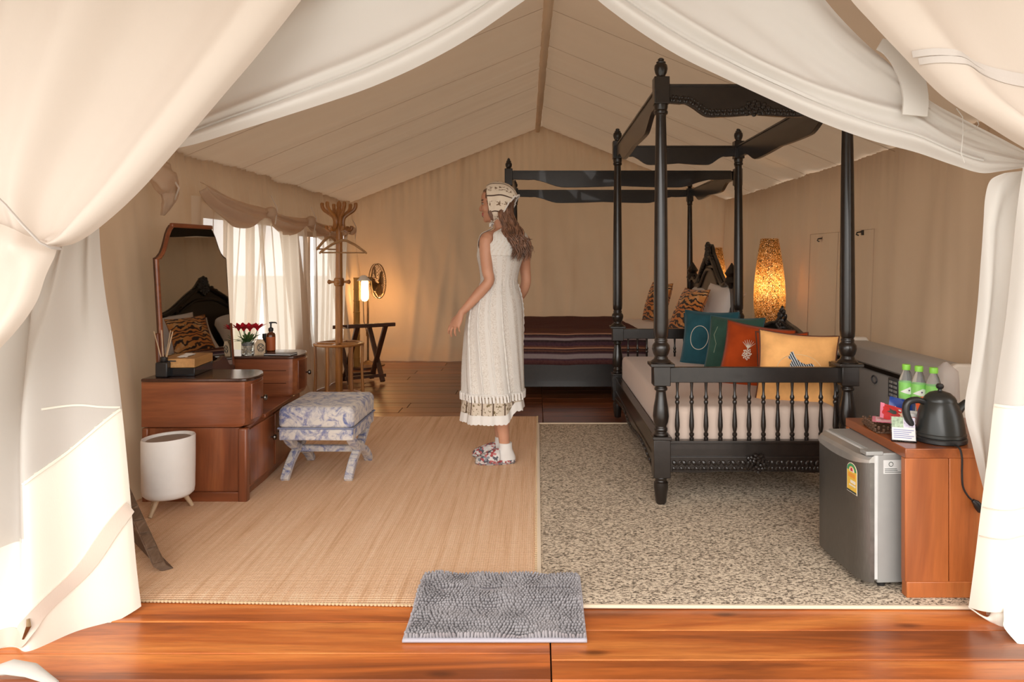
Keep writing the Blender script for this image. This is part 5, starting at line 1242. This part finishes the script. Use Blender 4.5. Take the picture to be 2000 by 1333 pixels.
bm_.polygons.foreach_set('material_index', mi); bm_.polygons.foreach_set('use_smooth', [True]*len(bm_.polygons))
body = bpy.data.objects.new('body', bm_); C.objects.link(body); body.parent = pw
eyew = plain('eye white', (.42, .36, .32), rough=.2); iris = plain('dark iris', (.03, .016, .01), rough=.2)
for s in (-1, 1):
    e = MB().sphere(hp(.0745, s*.030, .50), (.0095, .0095, .0062), 14, 10).build('eye', eyew, pw)
    MB().sphere(hp(.0815, s*.031, .50), (.0045, .0048, .0052), 10, 8).build('iris', iris, e)
    MB().tube([hp(.080, s*.016, .505), hp(.0875, s*.028, .535), hp(.077, s*.044, .515)], [.0012, .0028, .0016], 6).build('eyelash', browm, e)
# ---- dress
def lace(name, kind):
    t = NT(name); uvn = t.add('ShaderNodeUVMap'); uvn.uv_map = 'UVMap'; sp = t.add('ShaderNodeSeparateXYZ'); t.link(uvn.outputs[0], sp.inputs[0])
    v = t.coords(); n = t.noise(v, 130, 4, .7); n2 = t.noise(v, 62, 3)
    w = t.add('ShaderNodeMath', operation='PINGPONG'); t.link(t.math('MULTIPLY', sp.outputs[0], 30.0 if kind == 'lace' else 34.0), w.inputs[0]); w.inputs[1].default_value = 1.0
    if kind == 'lace':
        strip = t.ramp(w.outputs[0], [(.45, (0, 0, 0)), (.62, (1, 1, 1))])
        fl = t.ramp(n, [(.36, (.66, .60, .53)), (.56, (.84, .80, .74))])
        c = t.mix(strip, (.82, .79, .74), fl); h = t.math('MULTIPLY', t.math('ADD', n, 0.0), 1.0)
        t.bump(n, .6, .006)
    else:
        c = t.mix(t.ramp(w.outputs[0], [(.86, (0, 0, 0)), (.90, (1, 1, 1))]), t.mix(t.ramp(n2, [(.56, (0, 0, 0)), (.61, (1, 1, 1))]), (.66, .57, .46), (.22, .17, .09)), (.12, .075, .05)); t.bump(n, .3, .003)
    t.col(c); t.set(Roughness=.85, Specular_IOR_Level=.15)
    tr = t.add('ShaderNodeBsdfTranslucent'); t.link(c, tr.inputs[0]); mx = t.add('ShaderNodeMixShader'); mx.inputs[0].default_value = .25
    t.link(t.b.outputs[0], mx.inputs[1]); t.link(tr.outputs[0], mx.inputs[2]); t.link(mx.outputs[0], t.out.inputs[0]); return t.m
LACE, PRINT = lace('white lace', 'lace'), lace('floral striped lawn', 'print'); WL = cloth('white eyelet', (.78, .75, .71), trans=.2, weave=300)
# rows: py, centre px, a (along her left), b (forward)
DR = [(485, 982, .165, .1165), (500, 978, .157, .117), (522, 976, .134, .106), (545, 975, .120, .095), (556, 974, .124, .100), (580, 971, .155, .128), (605, 968, .176, .150), (640, 966, .190, .160), (680, 965, .194, .168), (720, 964, .197, .173), (752, 964, .200, .176), (765, 964, .202, .178)]
def dring(py, px, a, b, ang, flare=1.0, seed=0):
    s = max(0, (py-548)/230); s = min(1, s)
    yw = .78*(1-.55*s)                                       # turns towards facing left lower down
    L_ = Vector((-math.sin(yw), -math.cos(yw), 0)); F_ = Vector((-math.cos(yw), math.sin(yw), 0))
    rip = 1+s**.8*(.035*math.sin(ang*11+.6*math.sin(py*.02))+.03*math.sin(ang*7+1.3+py*.004)+.012*math.sin(ang*23))
    rip += (.012*math.sin(ang*30+py*.1)*math.exp(-((py-552)/14)**2))
    c = Vector((wx(px), PY, wz(py)))
    return c+(L_*a*math.sin(ang)+F_*b*math.cos(ang))*rip*flare
def skirt(rows, u, v, flare=1.0): r = curve(rows, v); return dring(*r, 2*PI*u, flare)
dress = MB().grid(lambda u, v: skirt(DR, u, v), 160, 70).build('dress', LACE, pw, angle=85)
# bodice above the armholes: back yoke, front panel and straps
def yoke(sgn):
    def fn(u, v):
        q = 2*u-1                                             # -1..1 across the panel
        neck = 1-sstep(.50, .80, abs(q)); vt = v*(1-(.50 if sgn < 0 else .62)*neck)
        t_ = lerp((len(TOR)-6.15)/(len(TOR)-1), .985, vt); py, px, a, b = tor(t_)
        th = math.radians(lerp(93, 52, sstep(0, .42, vt))-7*sstep(.6, 1, vt)); ang = q*th+(PI if sgn < 0 else 0)
        k = 1.09; c = Vector((wx(px), PY, wz(py)))
        bl = .012*math.exp(-((abs(q)-.45)/.3)**2)*math.exp(-((vt-.42)/.3)**2)*(1 if sgn < 0 else 0)
        return c+Ld*(a*k+.003)*math.sin(ang)+Fd*(b*k+.010+bl)*math.cos(ang)+UP*.009
    return fn
MB().grid(yoke(-1), 60, 40).build('bodice_back', LACE, dress, angle=85, solid=.003)
MB().grid(yoke(1), 60, 40).build('bodice_front', LACE, dress, angle=85, solid=.003)
def hemz(ang): return 0
def under(u, v):
    ang = 2*PI*u; rr = .030*(math.cos(ang+2.5))
    p = dring(lerp(748, 803, v), lerp(964, 962, v), lerp(.186, .196, v), lerp(.166, .178, v), ang); p.z += v*lift(ang); return p
def lift(ang):
    p = dring(800, 962, .19, .17, ang); sx = (p.x-wx(962))/.18
    return .062*sstep(.45, .75, sx)
MB().grid(under, 140, 12).build('underskirt', PRINT, dress, angle=85)
def hem(u, v):
    ang = 2*PI*u; p = dring(lerp(800, 816+1.6*abs(math.sin(ang*24)), v), 962, lerp(.196, .206, v), lerp(.178, .186, v), ang); p.z += lift(ang); return p
MB().grid(hem, 240, 6).build('lace_hem', WL, dress, angle=85)
# ruffled tab trim along the outer layer's hem
rf_ = MB()
for k in range(56):
    a0, a1 = 2*PI*k/56, 2*PI*(k+.72)/56
    def tab(u, v, a0=a0, a1=a1): 
        p = dring(lerp(762, 776, v), 964, .204+.006*math.sin(PI*u), .180+.006*math.sin(PI*u), lerp(a0, a1, u)); return p
    rf_.grid(tab, 4, 3)
o = rf_.build('tab_trim', WL, dress, angle=85); o['kind'] = 'stuff'
MB().tube([dring(761, 964, .204, .180, 2*PI*i/120) for i in range(120)], .004, 6, close=True).build('trim_band', WL, dress)
for a_ in (-2.1, 1.35, 1.75, 2.15, 2.6): MB().tube([dring(curve(DR, v)[0], curve(DR, v)[1], curve(DR, v)[2]+.004, curve(DR, v)[3]+.004, a_) for v in [.36+.62*i/50 for i in range(51)]], [.0042+.0024*math.sin(i*2.2) for i in range(51)], 6).build('ruffle_seam', WL, dress)
# ---- socks and slippers
def ank(ankle, d, s, nm):
    rings = []
    for z, r in ((.118, .0365), (.105, .037), (.09, .0375), (.075, .041)):
        c = Vector((ankle.x, ankle.y, ZR+z))-d*.004; rings.append([c+s*r*math.cos(a)+d*r*1.05*math.sin(a) for a in [2*PI*k/18 for k in range(18)]])
    for (z, lf, lb, w) in ((.06, .062, .054, .037), (.04, .085, .062, .038), (.022, .10, .064, .038)):
        c = Vector((ankle.x, ankle.y, ZR+z)); rings.append([c+s*w*math.cos(a)+d*((lf if math.sin(a) > 0 else lb)*math.sin(a)) for a in [2*PI*k/18 for k in range(18)]])
    MB().loft(rings).build('sock', WL, pw)
t = NT('floral slipper print'); v = t.coords(); vo = t.add('ShaderNodeTexVoronoi'); vo.inputs['Scale'].default_value = 74; t.link(v, vo.inputs['Vector'])
sh_ = t.add('ShaderNodeSeparateColor'); t.link(vo.outputs['Color'], sh_.inputs[0])
t.col(t.ramp(sh_.outputs[0], [(0, (.52, .48, .46)), (.30, (.30, .05, .05)), (.45, (.07, .07, .085)), (.64, (.58, .54, .50)), (.80, (.42, .12, .12)), (.90, (.18, .19, .21))], 'CONSTANT')); t.set(Roughness=.8); t.bump(t.noise(v, 200, 2), .3, .003); SL = t.m
def slipper(ankle, d, s):
    o = MB(); sole = []
    def outline(k=1.0, n=36):
        r = []
        for i in range(n):
            a = 2*PI*i/n; t_ = math.cos(a); x = .055+.118*t_*k; w = (.046+.006*t_)*abs(math.sin(a))**.75*math.copysign(1, math.sin(a))*k; r.append((x, w))
        return r
    base = Vector((ankle.x, ankle.y, ZR))
    P_ = lambda x, w, z: base+d*x+s*w+UP*z
    so = MB().loft([[P_(x, w, z) for x, w in outline(k)] for z, k in ((0, .97), (.004, 1.0), (.018, 1.0), (.024, .96))]).build('slipper', SL, pw)
    def dome(u, v):
        x = lerp(.030, .170, v); hw = .050*math.sqrt(max(.0, 1-max(0, (x-.105)/.068)**2)); a = PI*u
        hgt = lerp(.064, .028, sstep(.0, 1, v))*(1 if v < 1 else .6)
        return P_(x, -hw*math.cos(a), .018+hgt*math.sin(a)**.8*math.sqrt(max(.02, 1-max(0, (x-.11)/.065)**2)))
    MB().grid(dome, 16, 12).build('slipper_upper', SL, so, angle=70, solid=.006)
    MB().loft([[P_(x*.999, w, z) for x, w in outline(k)] for z, k in ((-.0005, .95), (.005, 1.012), (.009, 1.0))]).build('slipper_sole', plain('grey slipper sole', (.18, .14, .13), rough=.8), so)
for A_ in (A_l, A_r): ank(*A_, 'x'); slipper(*A_)
# ---- hair
hm = NT('wavy brown hair'); v = hm.coords(scale=(1, 1, .25)); n = hm.noise(v, 55, 4); hm.col(hm.ramp(n, [(.3, (.060, .028, .016)), (.55, (.17, .080, .045)), (.8, (.33, .17, .10))])); hm.set(Roughness=.42, Specular_IOR_Level=.5); hm.bump(n, .5, .004)
hb_ = MB()
def cap(u, v):
    r = curve(HT, lerp(.20, 1, v)); ring = 2*PI*u; c, s = math.cos(ring), math.sin(ring); e = .85
    c2 = math.copysign(abs(c)**e, c); s2 = math.copysign(abs(s)**e, s); return hp((r[1] if c > 0 else r[2])*c2*1.055, r[3]*s2*1.07, r[0]*1.02)
def cskip(u, v):
    a = abs(((u*360+180) % 360)-180); h = lerp(.20, 1, v)
    return a < 60 and h < .80-.0016*max(0, a-20) or (a < 82 and h < .60)
hb_.grid(cap, 60, 30, skip=cskip)
rh = random.Random(4)
BK = -Fd
for k in range(430):
    s = rh.uniform(-1, 1); h0 = rh.uniform(.25, .75); ph = rh.uniform(0, 6.28)
    a = PI+s*1.35; p0 = hp(math.cos(a)*.090, math.sin(a)*.066, h0)
    tx = 1003+s*13+rh.uniform(-6, 6); ex = 1020+s*14+rh.uniform(-8, 10); ey = 498+rh.uniform(-34, 14)
    dep = rh.uniform(.095, .150)
    c1 = Vector((wx(lerp(p0.x/PS+CX, tx, .55)), 0, wz(438+rh.uniform(-4, 4)))); c1.y = PY-.075+s*.02
    c2 = Vector((wx(tx+8), PY-.085-(dep-.1)+s*.02, wz(466))); c3 = Vector((wx(ex), PY-.070-(dep-.1)+s*.02, wz(ey)))
    pts = []
    for i in range(17):
        q = Vector(curve([tuple(p0), tuple(c1), tuple(c2), tuple(c3)], i/16)); am = .014*min(1, i/6)
        q += Vector((am*math.sin(i*.95+ph*.5), am*.6*math.cos(i*.95+ph), .0)); pts.append(q)
    r0 = rh.uniform(.0026, .0050)
    hb_.tube(pts, [r0*(.7+.5*math.sin(PI*min(1, i/15)))*(1 if i < 13 else (16.6-i)/3.6) for i in range(17)], 5)
for k in range(9):                                         # locks framing the face
    h0 = .78+rh.uniform(-.03, .02); l0 = rh.uniform(.030, .062); f0 = .070-(l0-.03)*1.0
    p = [hp(f0, l0, h0), hp(f0-.008, l0+.014, .62), hp(.022+rh.uniform(-.006, .010), .072, .45), hp(.026+rh.uniform(-.008, .012), .066, .20), hp(.012, .056, .02)]
    hb_.tube([Vector(curve([tuple(x) for x in p], i/10))+Hd*.004*math.sin(i*1.3+k) for i in range(11)], [.005]*9+[.004, .001], 6)
for k in range(5):
    p = [hp(.080, -.020-.006*k, .80), hp(.088, -.040-.004*k, .62), hp(.080, -.056, .42), hp(.088+.004*k, -.052, .22), hp(.080, -.045, .08)]
    hb_.tube([Vector(curve([tuple(x) for x in p], i/10)) for i in range(11)], [.004]*9+[.003, .001], 6)
hair = hb_.build('hair', hm.m, pw, angle=85, fixn=False)
# ---- headscarf
t = NT('printed headscarf'); uvn = t.add('ShaderNodeUVMap'); uvn.uv_map = 'UVMap'; sp = t.add('ShaderNodeSeparateXYZ'); t.link(uvn.outputs[0], sp.inputs[0])
w = t.add('ShaderNodeMath', operation='PINGPONG'); t.link(t.math('MULTIPLY', t.math('ADD', sp.outputs[1], .021), 15), w.inputs[0]); w.inputs[1].default_value = 1.0
n = t.noise(t.coords(), 75, 3, .6); n2 = t.ramp(w.outputs[0], [(.30, (1, 1, 1)), (.40, (0, 0, 0))])
fl = t.math('MULTIPLY', t.ramp(n, [(.53, (0, 0, 0)), (.57, (1, 1, 1))]), n2)
c = t.mix(fl, (.66, .57, .46), (.16, .10, .06)); c = t.mix(t.ramp(w.outputs[0], [(.90, (0, 0, 0)), (.93, (1, 1, 1))]), c, (.07, .04, .03)); t.col(c); t.set(Roughness=.85, Specular_IOR_Level=.15)
def scarf(u, v):
    ph = (v-.5)*2*math.radians(168); q = abs(ph)/math.radians(168)
    xf_ = lerp(.062, .030, sstep(0, .75, q)); xb = curve([(-.130,), (-.124,), (-.112,), (-.095,), (-.062,), (-.024,), (.008,)], q)[0]
    x = lerp(xf_, xb, u); R = max(math.sqrt(max(0, 1-((x+.008)/.120)**2)), .36)
    s = math.sin(ph); c_ = math.cos(ph)
    up = .128*R*c_ if c_ > 0 else .118*c_; lat = .091*max(R, .62)*s if c_ > 0 else .091*(s if abs(s) > 0 else 0)*(1-.25*(-c_))
    fold_ = .004*math.sin(u*9+q*6)
    return HC+Hd*x+Hl*(lat+fold_*s)+UP*(up+.002+fold_*.5)
sc_ = MB().grid(scarf, 36, 90).build('headscarf', t.m, pw, angle=85, solid=.003)
b = MB()
for i in range(110):
    p = Vector(scarf(1.0, .005+.99*i/109)); b.sphere(p-Hd*.002, (.0050, .0040, .0050), 6, 4)
o = b.build('lace_edge', WL, sc_); o['kind'] = 'stuff'
kn = hp(.026, .004, -.022); b = MB().sphere(kn, (.016, .012, .011), 10, 6)
for s in (-1, 1): b.tube([kn, kn+Hd*.01+Hl*s*.02-UP*.008, kn+Hd*.012+Hl*s*.028-UP*.026], [.006, .010, .004], 8, flat=.5)
b.build('scarf_knot', WL, sc_)
# ------------------------------------------------------------------ door flaps and lining curtains
def pc(pts, t): return curve(pts, t)
def sheet(edgeA, edgeB, disp, name, m, parent, nu=70, nv=60, bulge=None):
    "surface between two pixel/depth curves; disp(u,v)->metres towards the viewer's side (-Y)"
    def fn(u, v):
        a = pc(edgeA, v); b = pc(edgeB, v)
        x = lerp(a[0], b[0], u); y = lerp(a[1], b[1], u); Y = lerp(a[2], b[2], u)
        if bulge: x, y = bulge(x, y, u, v)
        p = at(x, y, Y); dx = disp(u, v)
        return p+Vector((0, -dx, 0))
    return fn, MB().grid(fn, nu, nv).build(name, m, parent, angle=85)
def ribbon(fn, pts, w, off, name, m, parent, n=60, th=.0015):
    "tape laid along (u,v) path on a sheet, pushed off its surface"
    ctr = []
    for i in range(n+1):
        u, v = pc(pts, i/n); ctr.append(Vector(fn(u, v)))
    b = MB(); rings = []
    for i, p in enumerate(ctr):
        t = (ctr[min(i+1, n)]-ctr[max(i-1, 0)]).normalized()
        u, v = pc(pts, i/n)
        e = 1e-3; du = Vector(fn(u+e, v))-Vector(fn(u-e, v)); dv = Vector(fn(u, v+e))-Vector(fn(u, v-e))
        nn = du.cross(dv).normalized(); 
        if nn.y > 0: nn = -nn
        s = nn.cross(t).normalized(); q = p+nn*off
        rings.append([q-s*w/2-nn*th, q+s*w/2-nn*th, q+s*w/2+nn*th, q-s*w/2+nn*th])
    return b.loft(rings).build(name, m, parent, angle=60)
# ---- left: outer canvas flap, tied back at the edge of the doorway
def fold(u, k, ph=0, seed=0): return math.sin(u*k+ph+1.2*nz(u*2.3, seed))
A1 = [(690, -140, 2.34), (590, 0, 2.30), (515, 95, 2.27), (440, 182, 2.24), (360, 276, 2.20), (275, 372, 2.17), (200, 440, 2.14), (150, 474, 2.12), (105, 484, 2.10)]
A0 = [(-420, -240, 2.15), (-420, -140, 2.14), (-400, -40, 2.13), (-380, 60, 2.12), (-350, 150, 2.11), (-300, 230, 2.10), (-220, 320, 2.10), (-120, 400, 2.10), (-60, 430, 2.10)]
lf = thing('door_flap', 'cream canvas door flap swept back and tied at the left of the doorway', 'tent flap', (0, 0, 0))
def dA(u, v):
    roll = .07*math.sqrt(max(0, 1-((u-.06)/.06)**2)) if u < .06 else .07*math.exp(-((u-.06)/.05)**2)
    w = (1-.75*v)
    d = roll*(.75+.35*(1-v)) + .055*w*fold(u, 17, .6, 1)*sstep(.1, .22, u) + .022*w*fold(u, 37, 0, 2)*sstep(.1, .3, u)+.01*nz(u*3, v*3, 3)
    d += .03*math.exp(-((u-.16)/.05)**2)*math.exp(-((v-.90)/.05)**2)
    return d
fA, _ = sheet(A1, A0, dA, 'upper_drape', M['canvas_flap'], lf, 130, 90)
B1 = [(112, 478, 2.09), (110, 500, 2.07), (92, 540, 2.05), (74, 590, 2.05), (40, 640, 2.05), (-10, 695, 2.05), (-70, 760, 2.05), (-140, 860, 2.05), (-220, 1010, 2.05), (-260, 1300, 2.05)]
B0 = [(-80, 400, 2.09), (-140, 440, 2.06), (-200, 520, 2.05), (-250, 600, 2.05), (-300, 690, 2.05), (-330, 780, 2.05), (-360, 860, 2.05), (-400, 960, 2.05), (-430, 1100, 2.05), (-440, 1300, 2.05)]
def dB(u, v):
    lobe = .06*math.exp(-((u-.22)/.12)**2-((v-.10)/.09)**2)+.05*math.exp(-((u-.65)/.2)**2-((v-.16)/.14)**2)
    return lobe+.02*fold(u, 15, .3, 5)*sstep(0, .2, v)+.02*math.sqrt(max(0, 1-(1-u/.08)**2) if u < .08 else 1)
fB, _ = sheet(B1, B0, dB, 'lower_drape', M['canvas_flap'], lf, 60, 70)
tie = [at(-90, 330, 2.0), at(-30, 362, 1.99), at(10, 400, 1.99), at(45, 440, 1.985), at(78, 474, 2.00), at(100, 484, 2.03), at(118, 486, 2.09)]
MB().tube(tie, .0055, 8, flat=.5).build('tie_cord', M['stripe_tape'], lf)
MB().tube([at(-30, 1322, 2.10)+Vector((0, 0, .01)), at(20, 1312, 2.10)+Vector((0, 0, .012)), at(60, 1318, 2.10)+Vector((0, 0, .012)), at(110, 1340, 2.09)+Vector((0, 0, .006))], [.015, .028, .026, .01], 10, flat=.6).build('hem_tail', M['inner_white'], lf)
# ---- left: white lining curtain
li = thing('lining_curtain', 'white lining curtain gathered at the left of the doorway with a heavy cream skirt', 'curtain', (0, 0, 0))
D1 = [(1060, -22, 2.50), (1000, 20, 2.50), (910, 82, 2.50), (820, 132, 2.49), (730, 172, 2.48), (640, 204, 2.47), (560, 230, 2.46), (470, 258, 2.45), (390, 282, 2.44), (310, 303, 2.43), (250, 345, 2.41), (195, 430, 2.38)]
D0 = [(1070, -420, 2.50), (930, -360, 2.50), (800, -300, 2.49), (680, -240, 2.48), (560, -180, 2.47), (450, -120, 2.46), (370, -60, 2.45), (300, 0, 2.44), (240, 70, 2.43), (200, 150, 2.42), (170, 260, 2.40), (150, 420, 2.38)]
def dD(u, v):
    w = sstep(1, .6, v)*.8+.2
    band = .040*math.exp(-((u-.05)/.045)**2)+.028*math.exp(-((u-.15)/.035)**2)
    return w*band+.012*w*math.sin(u*14+2*v)+.006*nz(u*9, v*5, 6)
fD, _ = sheet(D1, D0, dD, 'swag', M['inner_white'], li, 90, 90)
ribbon(fD, [(.10, .02), (.10, .3), (.095, .6), (.10, .85)], .010, .004, 'hem_fold', M['inner_white'], li, 70, .003)
C1 = [(193, 420, 2.40), (197, 500, 2.42), (208, 590, 2.45), (220, 660, 2.47), (231, 740, 2.48), (241, 830, 2.49), (250, 920, 2.50), (260, 1020, 2.52), (268, 1110, 2.54), (276, 1185, 2.545)]
C0 = [(20, 470, 2.30), (-20, 560, 2.26), (-60, 660, 2.24), (-90, 760, 2.22), (-110, 860, 2.21), (-125, 960, 2.20), (-135, 1060, 2.19), (-145, 1150, 2.18), (-150, 1250, 2.17), (-155, 1312, 2.165)]
def cfold(u, v):
    g = sstep(0, .5, v)
    return .075*math.exp(-((u-.40)/.10)**2)*g - .10*math.exp(-((u-.66)/.12)**2)*sstep(.05, .3, v)*(1-.7*sstep(.75, 1, v)) + .02*(1-g)*fold(u, 26, 0, 9) + .030*math.sqrt(max(0, 1-(1-u/.14)**2) if u < .14 else 1)*sstep(0, .3, v) + .008*nz(u*5, v*3, 1)
def cbulge(x, y, u, v): return x, y+38*math.sin(PI*min(1, u*1.15))*sstep(.75, 1, v)*(1-u)*.9
fC, oC = sheet(C1, C0, cfold, 'skirt', [M['inner_white'], M['canvas_heavy']], li, 90, 110, bulge=cbulge)
# heavy canvas below the slanting seam
def seam_v(u): return (.515 + .22*u) if u < .42 else (.73+.06*(u-.42))
me = oC.data; nu_ = 90
me.polygons.foreach_set('material_index', [1 if (j+.5)/110 > seam_v((i+.5)/90) else 0 for j in range(110) for i in range(90)])
ribbon(fC, [(.005, .517), (.15, .548), (.30, .581), (.415, .607)], .008, .003, 'patch_seam', M['canvas_heavy'], li, 40)
ribbon(fC, [(.005, .512), (.09, .495), (.19, .475), (.34, .455)], .006, .002, 'patch_seam', M['canvas_heavy'], li, 30)
ribbon(fC, [(.003, .742), (.08, .775), (.20, .83), (.34, .872), (.41, .905), (.47, .935), (.60, .945), (.75, .96), (.9, .965)], .052, .003, 'strap_band', M['strap'], li, 90)
q = Vector(fC(.40, .895)); MB().tube([q+Vector((0, -.01, .01)), q+Vector((.006, -.016, -.01)), q+Vector((-.012, -.016, -.05))], [.005, .008, .003], 6, flat=.4).build('strap_buckle', M['brass'], li)
# ---- right: white lining curtain
ri = thing('lining_curtain', 'white lining curtain swept to the right of the doorway and tied there, long panel hanging', 'curtain', (0, 0, 0))
E1 = [(1140, -22, 2.50), (1180, 14, 2.50), (1250, 64, 2.50), (1330, 112, 2.49), (1420, 156, 2.48), (1510, 198, 2.47), (1600, 238, 2.46), (1700, 274, 2.45), (1790, 298, 2.43), (1860, 322, 2.41), (1915, 338, 2.40), (1960, 334, 2.38), (2015, 326, 2.36)]
E0 = [(1060, -420, 2.50), (1180, -360, 2.50), (1300, -290, 2.50), (1420, -200, 2.49), (1510, -110, 2.48), (1580, -40, 2.47), (1640, 30, 2.46), (1695, 85, 2.45), (1745, 130, 2.43), (1810, 192, 2.41), (1880, 232, 2.40), (1945, 266, 2.38), (2030, 310, 2.36)]
def dE(u, v):
    w = sstep(1, .55, v)*.8+.2
    k = 1+1.6*sstep(.35, .8, v)
    band = .040*math.exp(-((u-.05*k)/(.045*k))**2)+.03*math.exp(-((u-.19*k)/(.035*k))**2)
    return w*band+.012*w*math.sin(u*11-2*v)+.008*nz(u*9, v*6, 11)
fE, _ = sheet(E1, E0, dE, 'swag', M['inner_white'], ri, 90, 100)
ribbon(fE, [(.11, .02), (.11, .3), (.17, .6), (.24, .85)], .010, .004, 'hem_fold', M['inner_white'], ri, 70, .003)
lp = [at(1718, 86, 2.40), at(1740, 96, 2.39), at(1764, 118, 2.39), at(1780, 150, 2.385), at(1788, 190, 2.38), at(1786, 226, 2.38)]
rings = []
lq = [Vector(curve([tuple(p) for p in lp], i/24)) for i in range(25)]
for i, p in enumerate(lq):
    tg = lq[min(i+1, 24)]-lq[max(i-1, 0)]; s_ = Vector((tg.z, 0, -tg.x)).normalized()*(.020+.020*sstep(0, .5, i/24)); n_ = Vector((0, -.004, 0))
    rings.append([p-s_-n_, p+s_-n_, p+s_+n_, p-s_+n_])
MB().loft(rings).build('tie_loop', M['inner_white'], ri, angle=60)
F1 = [(1962, 338, 2.36), (1935, 352, 2.37), (1922, 385, 2.38), (1917, 430, 2.39), (1913, 500, 2.40), (1908, 580, 2.41), (1901, 650, 2.42), (1893, 720, 2.43), (1881, 800, 2.44), (1897, 870, 2.45), (1912, 930, 2.46), (1921, 965, 2.46)]
F0 = [(2030, 330, 2.36), (2010, 380, 2.36), (2000, 430, 2.36), (1990, 480, 2.36), (1985, 540, 2.36), (1980, 600, 2.37), (1975, 660, 2.38), (1970, 720, 2.39), (1965, 800, 2.40), (1958, 870, 2.41), (1950, 930, 2.42), (1945, 965, 2.43)]
def dF(u, v): return .02*math.sin(u*7+.4)*sstep(0, .2, v)+.008*nz(u*4, v*5, 2)
sheet(F1, F0, dF, 'side_panel', M['inner_white'], ri, 30, 70)
G1 = [(1998, 326, 2.30), (1988, 400, 2.31), (1978, 480, 2.32), (1968, 560, 2.33), (1958, 640, 2.34), (1948, 710, 2.35), (1938, 790, 2.36), (1928, 880, 2.38), (1916, 970, 2.41), (1905, 1060, 2.44), (1896, 1130, 2.47), (1889, 1184, 2.50)]
G0 = [(2160, 326, 2.26), (2200, 400, 2.24), (2240, 480, 2.22), (2280, 560, 2.2), (2310, 640, 2.2), (2330, 710, 2.2), (2350, 790, 2.2), (2370, 880, 2.2), (2390, 970, 2.2), (2400, 1060, 2.2), (2410, 1130, 2.2), (2420, 1184, 2.2)]
def dG(u, v): return .03*math.sqrt(max(0, 1-(1-u/.1)**2) if u < .1 else 1)*sstep(0, .2, v)+.02*math.sin(u*20+.4)*sstep(0, .3, v)+.006*nz(u*5, v*4, 2)
fG, oG = sheet(G1, G0, dG, 'skirt', [M['inner_white'], M['canvas_heavy']], ri, 60, 90)
oG.data.polygons.foreach_set('material_index', [1 if (j+.5)/90 > .545 else 0 for j in range(90) for i in range(60)])
ribbon(fG, [(.002, .545), (.1, .545), (.3, .545)], .008, .003, 'patch_seam', M['canvas_heavy'], ri, 30)
for vv in (.745, .80): ribbon(fG, [(.002, vv), (.1, vv), (.3, vv)], .003, .002, 'stitch_line', M['strap'], ri, 30, .0008)
for (pts, nm) in (([(1889, 1184, 2.50), (1928, 1206, 2.47), (1950, 1180, 2.45), (2020, 1184, 2.42), (2100, 1200, 2.4)], 'hem_fold'), ):
    low = [(1891, 1186, 2.52), (1930, 1213, 2.50), (1955, 1240, 2.46), (2020, 1262, 2.42), (2100, 1290, 2.4)]
    MB().grid(lambda u, v: at(*[lerp(a, b, v) for a, b in zip(pc(pts, u), pc(low, u))])+Vector((0, -.02*math.sin(v*PI), 0)), 30, 8).build(nm, M['canvas_heavy'], ri, solid=.004)
H1 = [(1926, 1196, 2.52), (1927, 1220, 2.52), (1929, 1250, 2.5), (1936, 1262, 2.46)]
H0 = [(2120, 1180, 2.44), (2120, 1210, 2.42), (2120, 1250, 2.4), (2120, 1300, 2.3)]
sheet(H1, H0, lambda u, v: .012*math.sin(u*16), 'under_hem', M['canvas_flap'], ri, 24, 12)
I1 = [(1955, 1170, 2.44), (1957, 1205, 2.42), (1958, 1225, 2.39), (1990, 1262, 2.33)]
I0 = [(2130, 1170, 2.36), (2130, 1210, 2.34), (2130, 1250, 2.3), (2130, 1300, 2.26)]
sheet(I1, I0, lambda u, v: .012*math.sin(u*12+1), 'under_hem', M['canvas_heavy'], ri, 24, 12)
# cords dangling on the right swag
MB().tube([at(1868, 212, 2.33), at(1880, 228, 2.33), at(1881, 260, 2.33), at(1877, 300, 2.33), at(1884, 318, 2.33)], .0016, 6).build('tie_cord', M['inner_white'], ri)
MB().tube([at(1884, 256, 2.33), at(1902, 254, 2.33), at(1912, 243, 2.335), at(1908, 234, 2.335)], .0014, 6).build('tie_cord', M['inner_white'], ri)
# ---- right: outer canvas flap
rf = thing('door_flap', 'cream canvas door flap swept up at the top right with grey seam tape', 'tent flap', (0, 0, 0))
J1 = [(1560, -160, 2.34), (1648, -20, 2.30), (1700, 42, 2.28), (1760, 106, 2.26), (1840, 188, 2.23), (1920, 240, 2.20), (1990, 283, 2.18), (2060, 320, 2.16), (2120, 345, 2.15)]
J0 = [(2500, -260, 2.15), (2500, -160, 2.14), (2480, -60, 2.13), (2460, 20, 2.12), (2430, 100, 2.11), (2400, 180, 2.10), (2360, 250, 2.10), (2300, 320, 2.10), (2240, 350, 2.10)]
def dJ(u, v):
    roll = .07*math.sqrt(max(0, 1-((u-.09)/.09)**2)) if u < .09 else .07*math.exp(-((u-.09)/.06)**2)
    return roll+.045*(1-.6*v)*fold(u, 13, 2.2, 4)*sstep(.12, .3, u)+.01*nz(u*3, v*3, 8)
fJ, _ = sheet(J1, J0, dJ, 'upper_drape', M['canvas_flap'], rf, 110, 80)
for dv in (0, .021): ribbon(fJ, [(.01, .385+dv), (.08, .40+dv), (.2, .44+dv), (.32, .50+dv), (.45, .60+dv)], .020, .003, 'seam_tape', M['stripe_tape'], rf, 50)
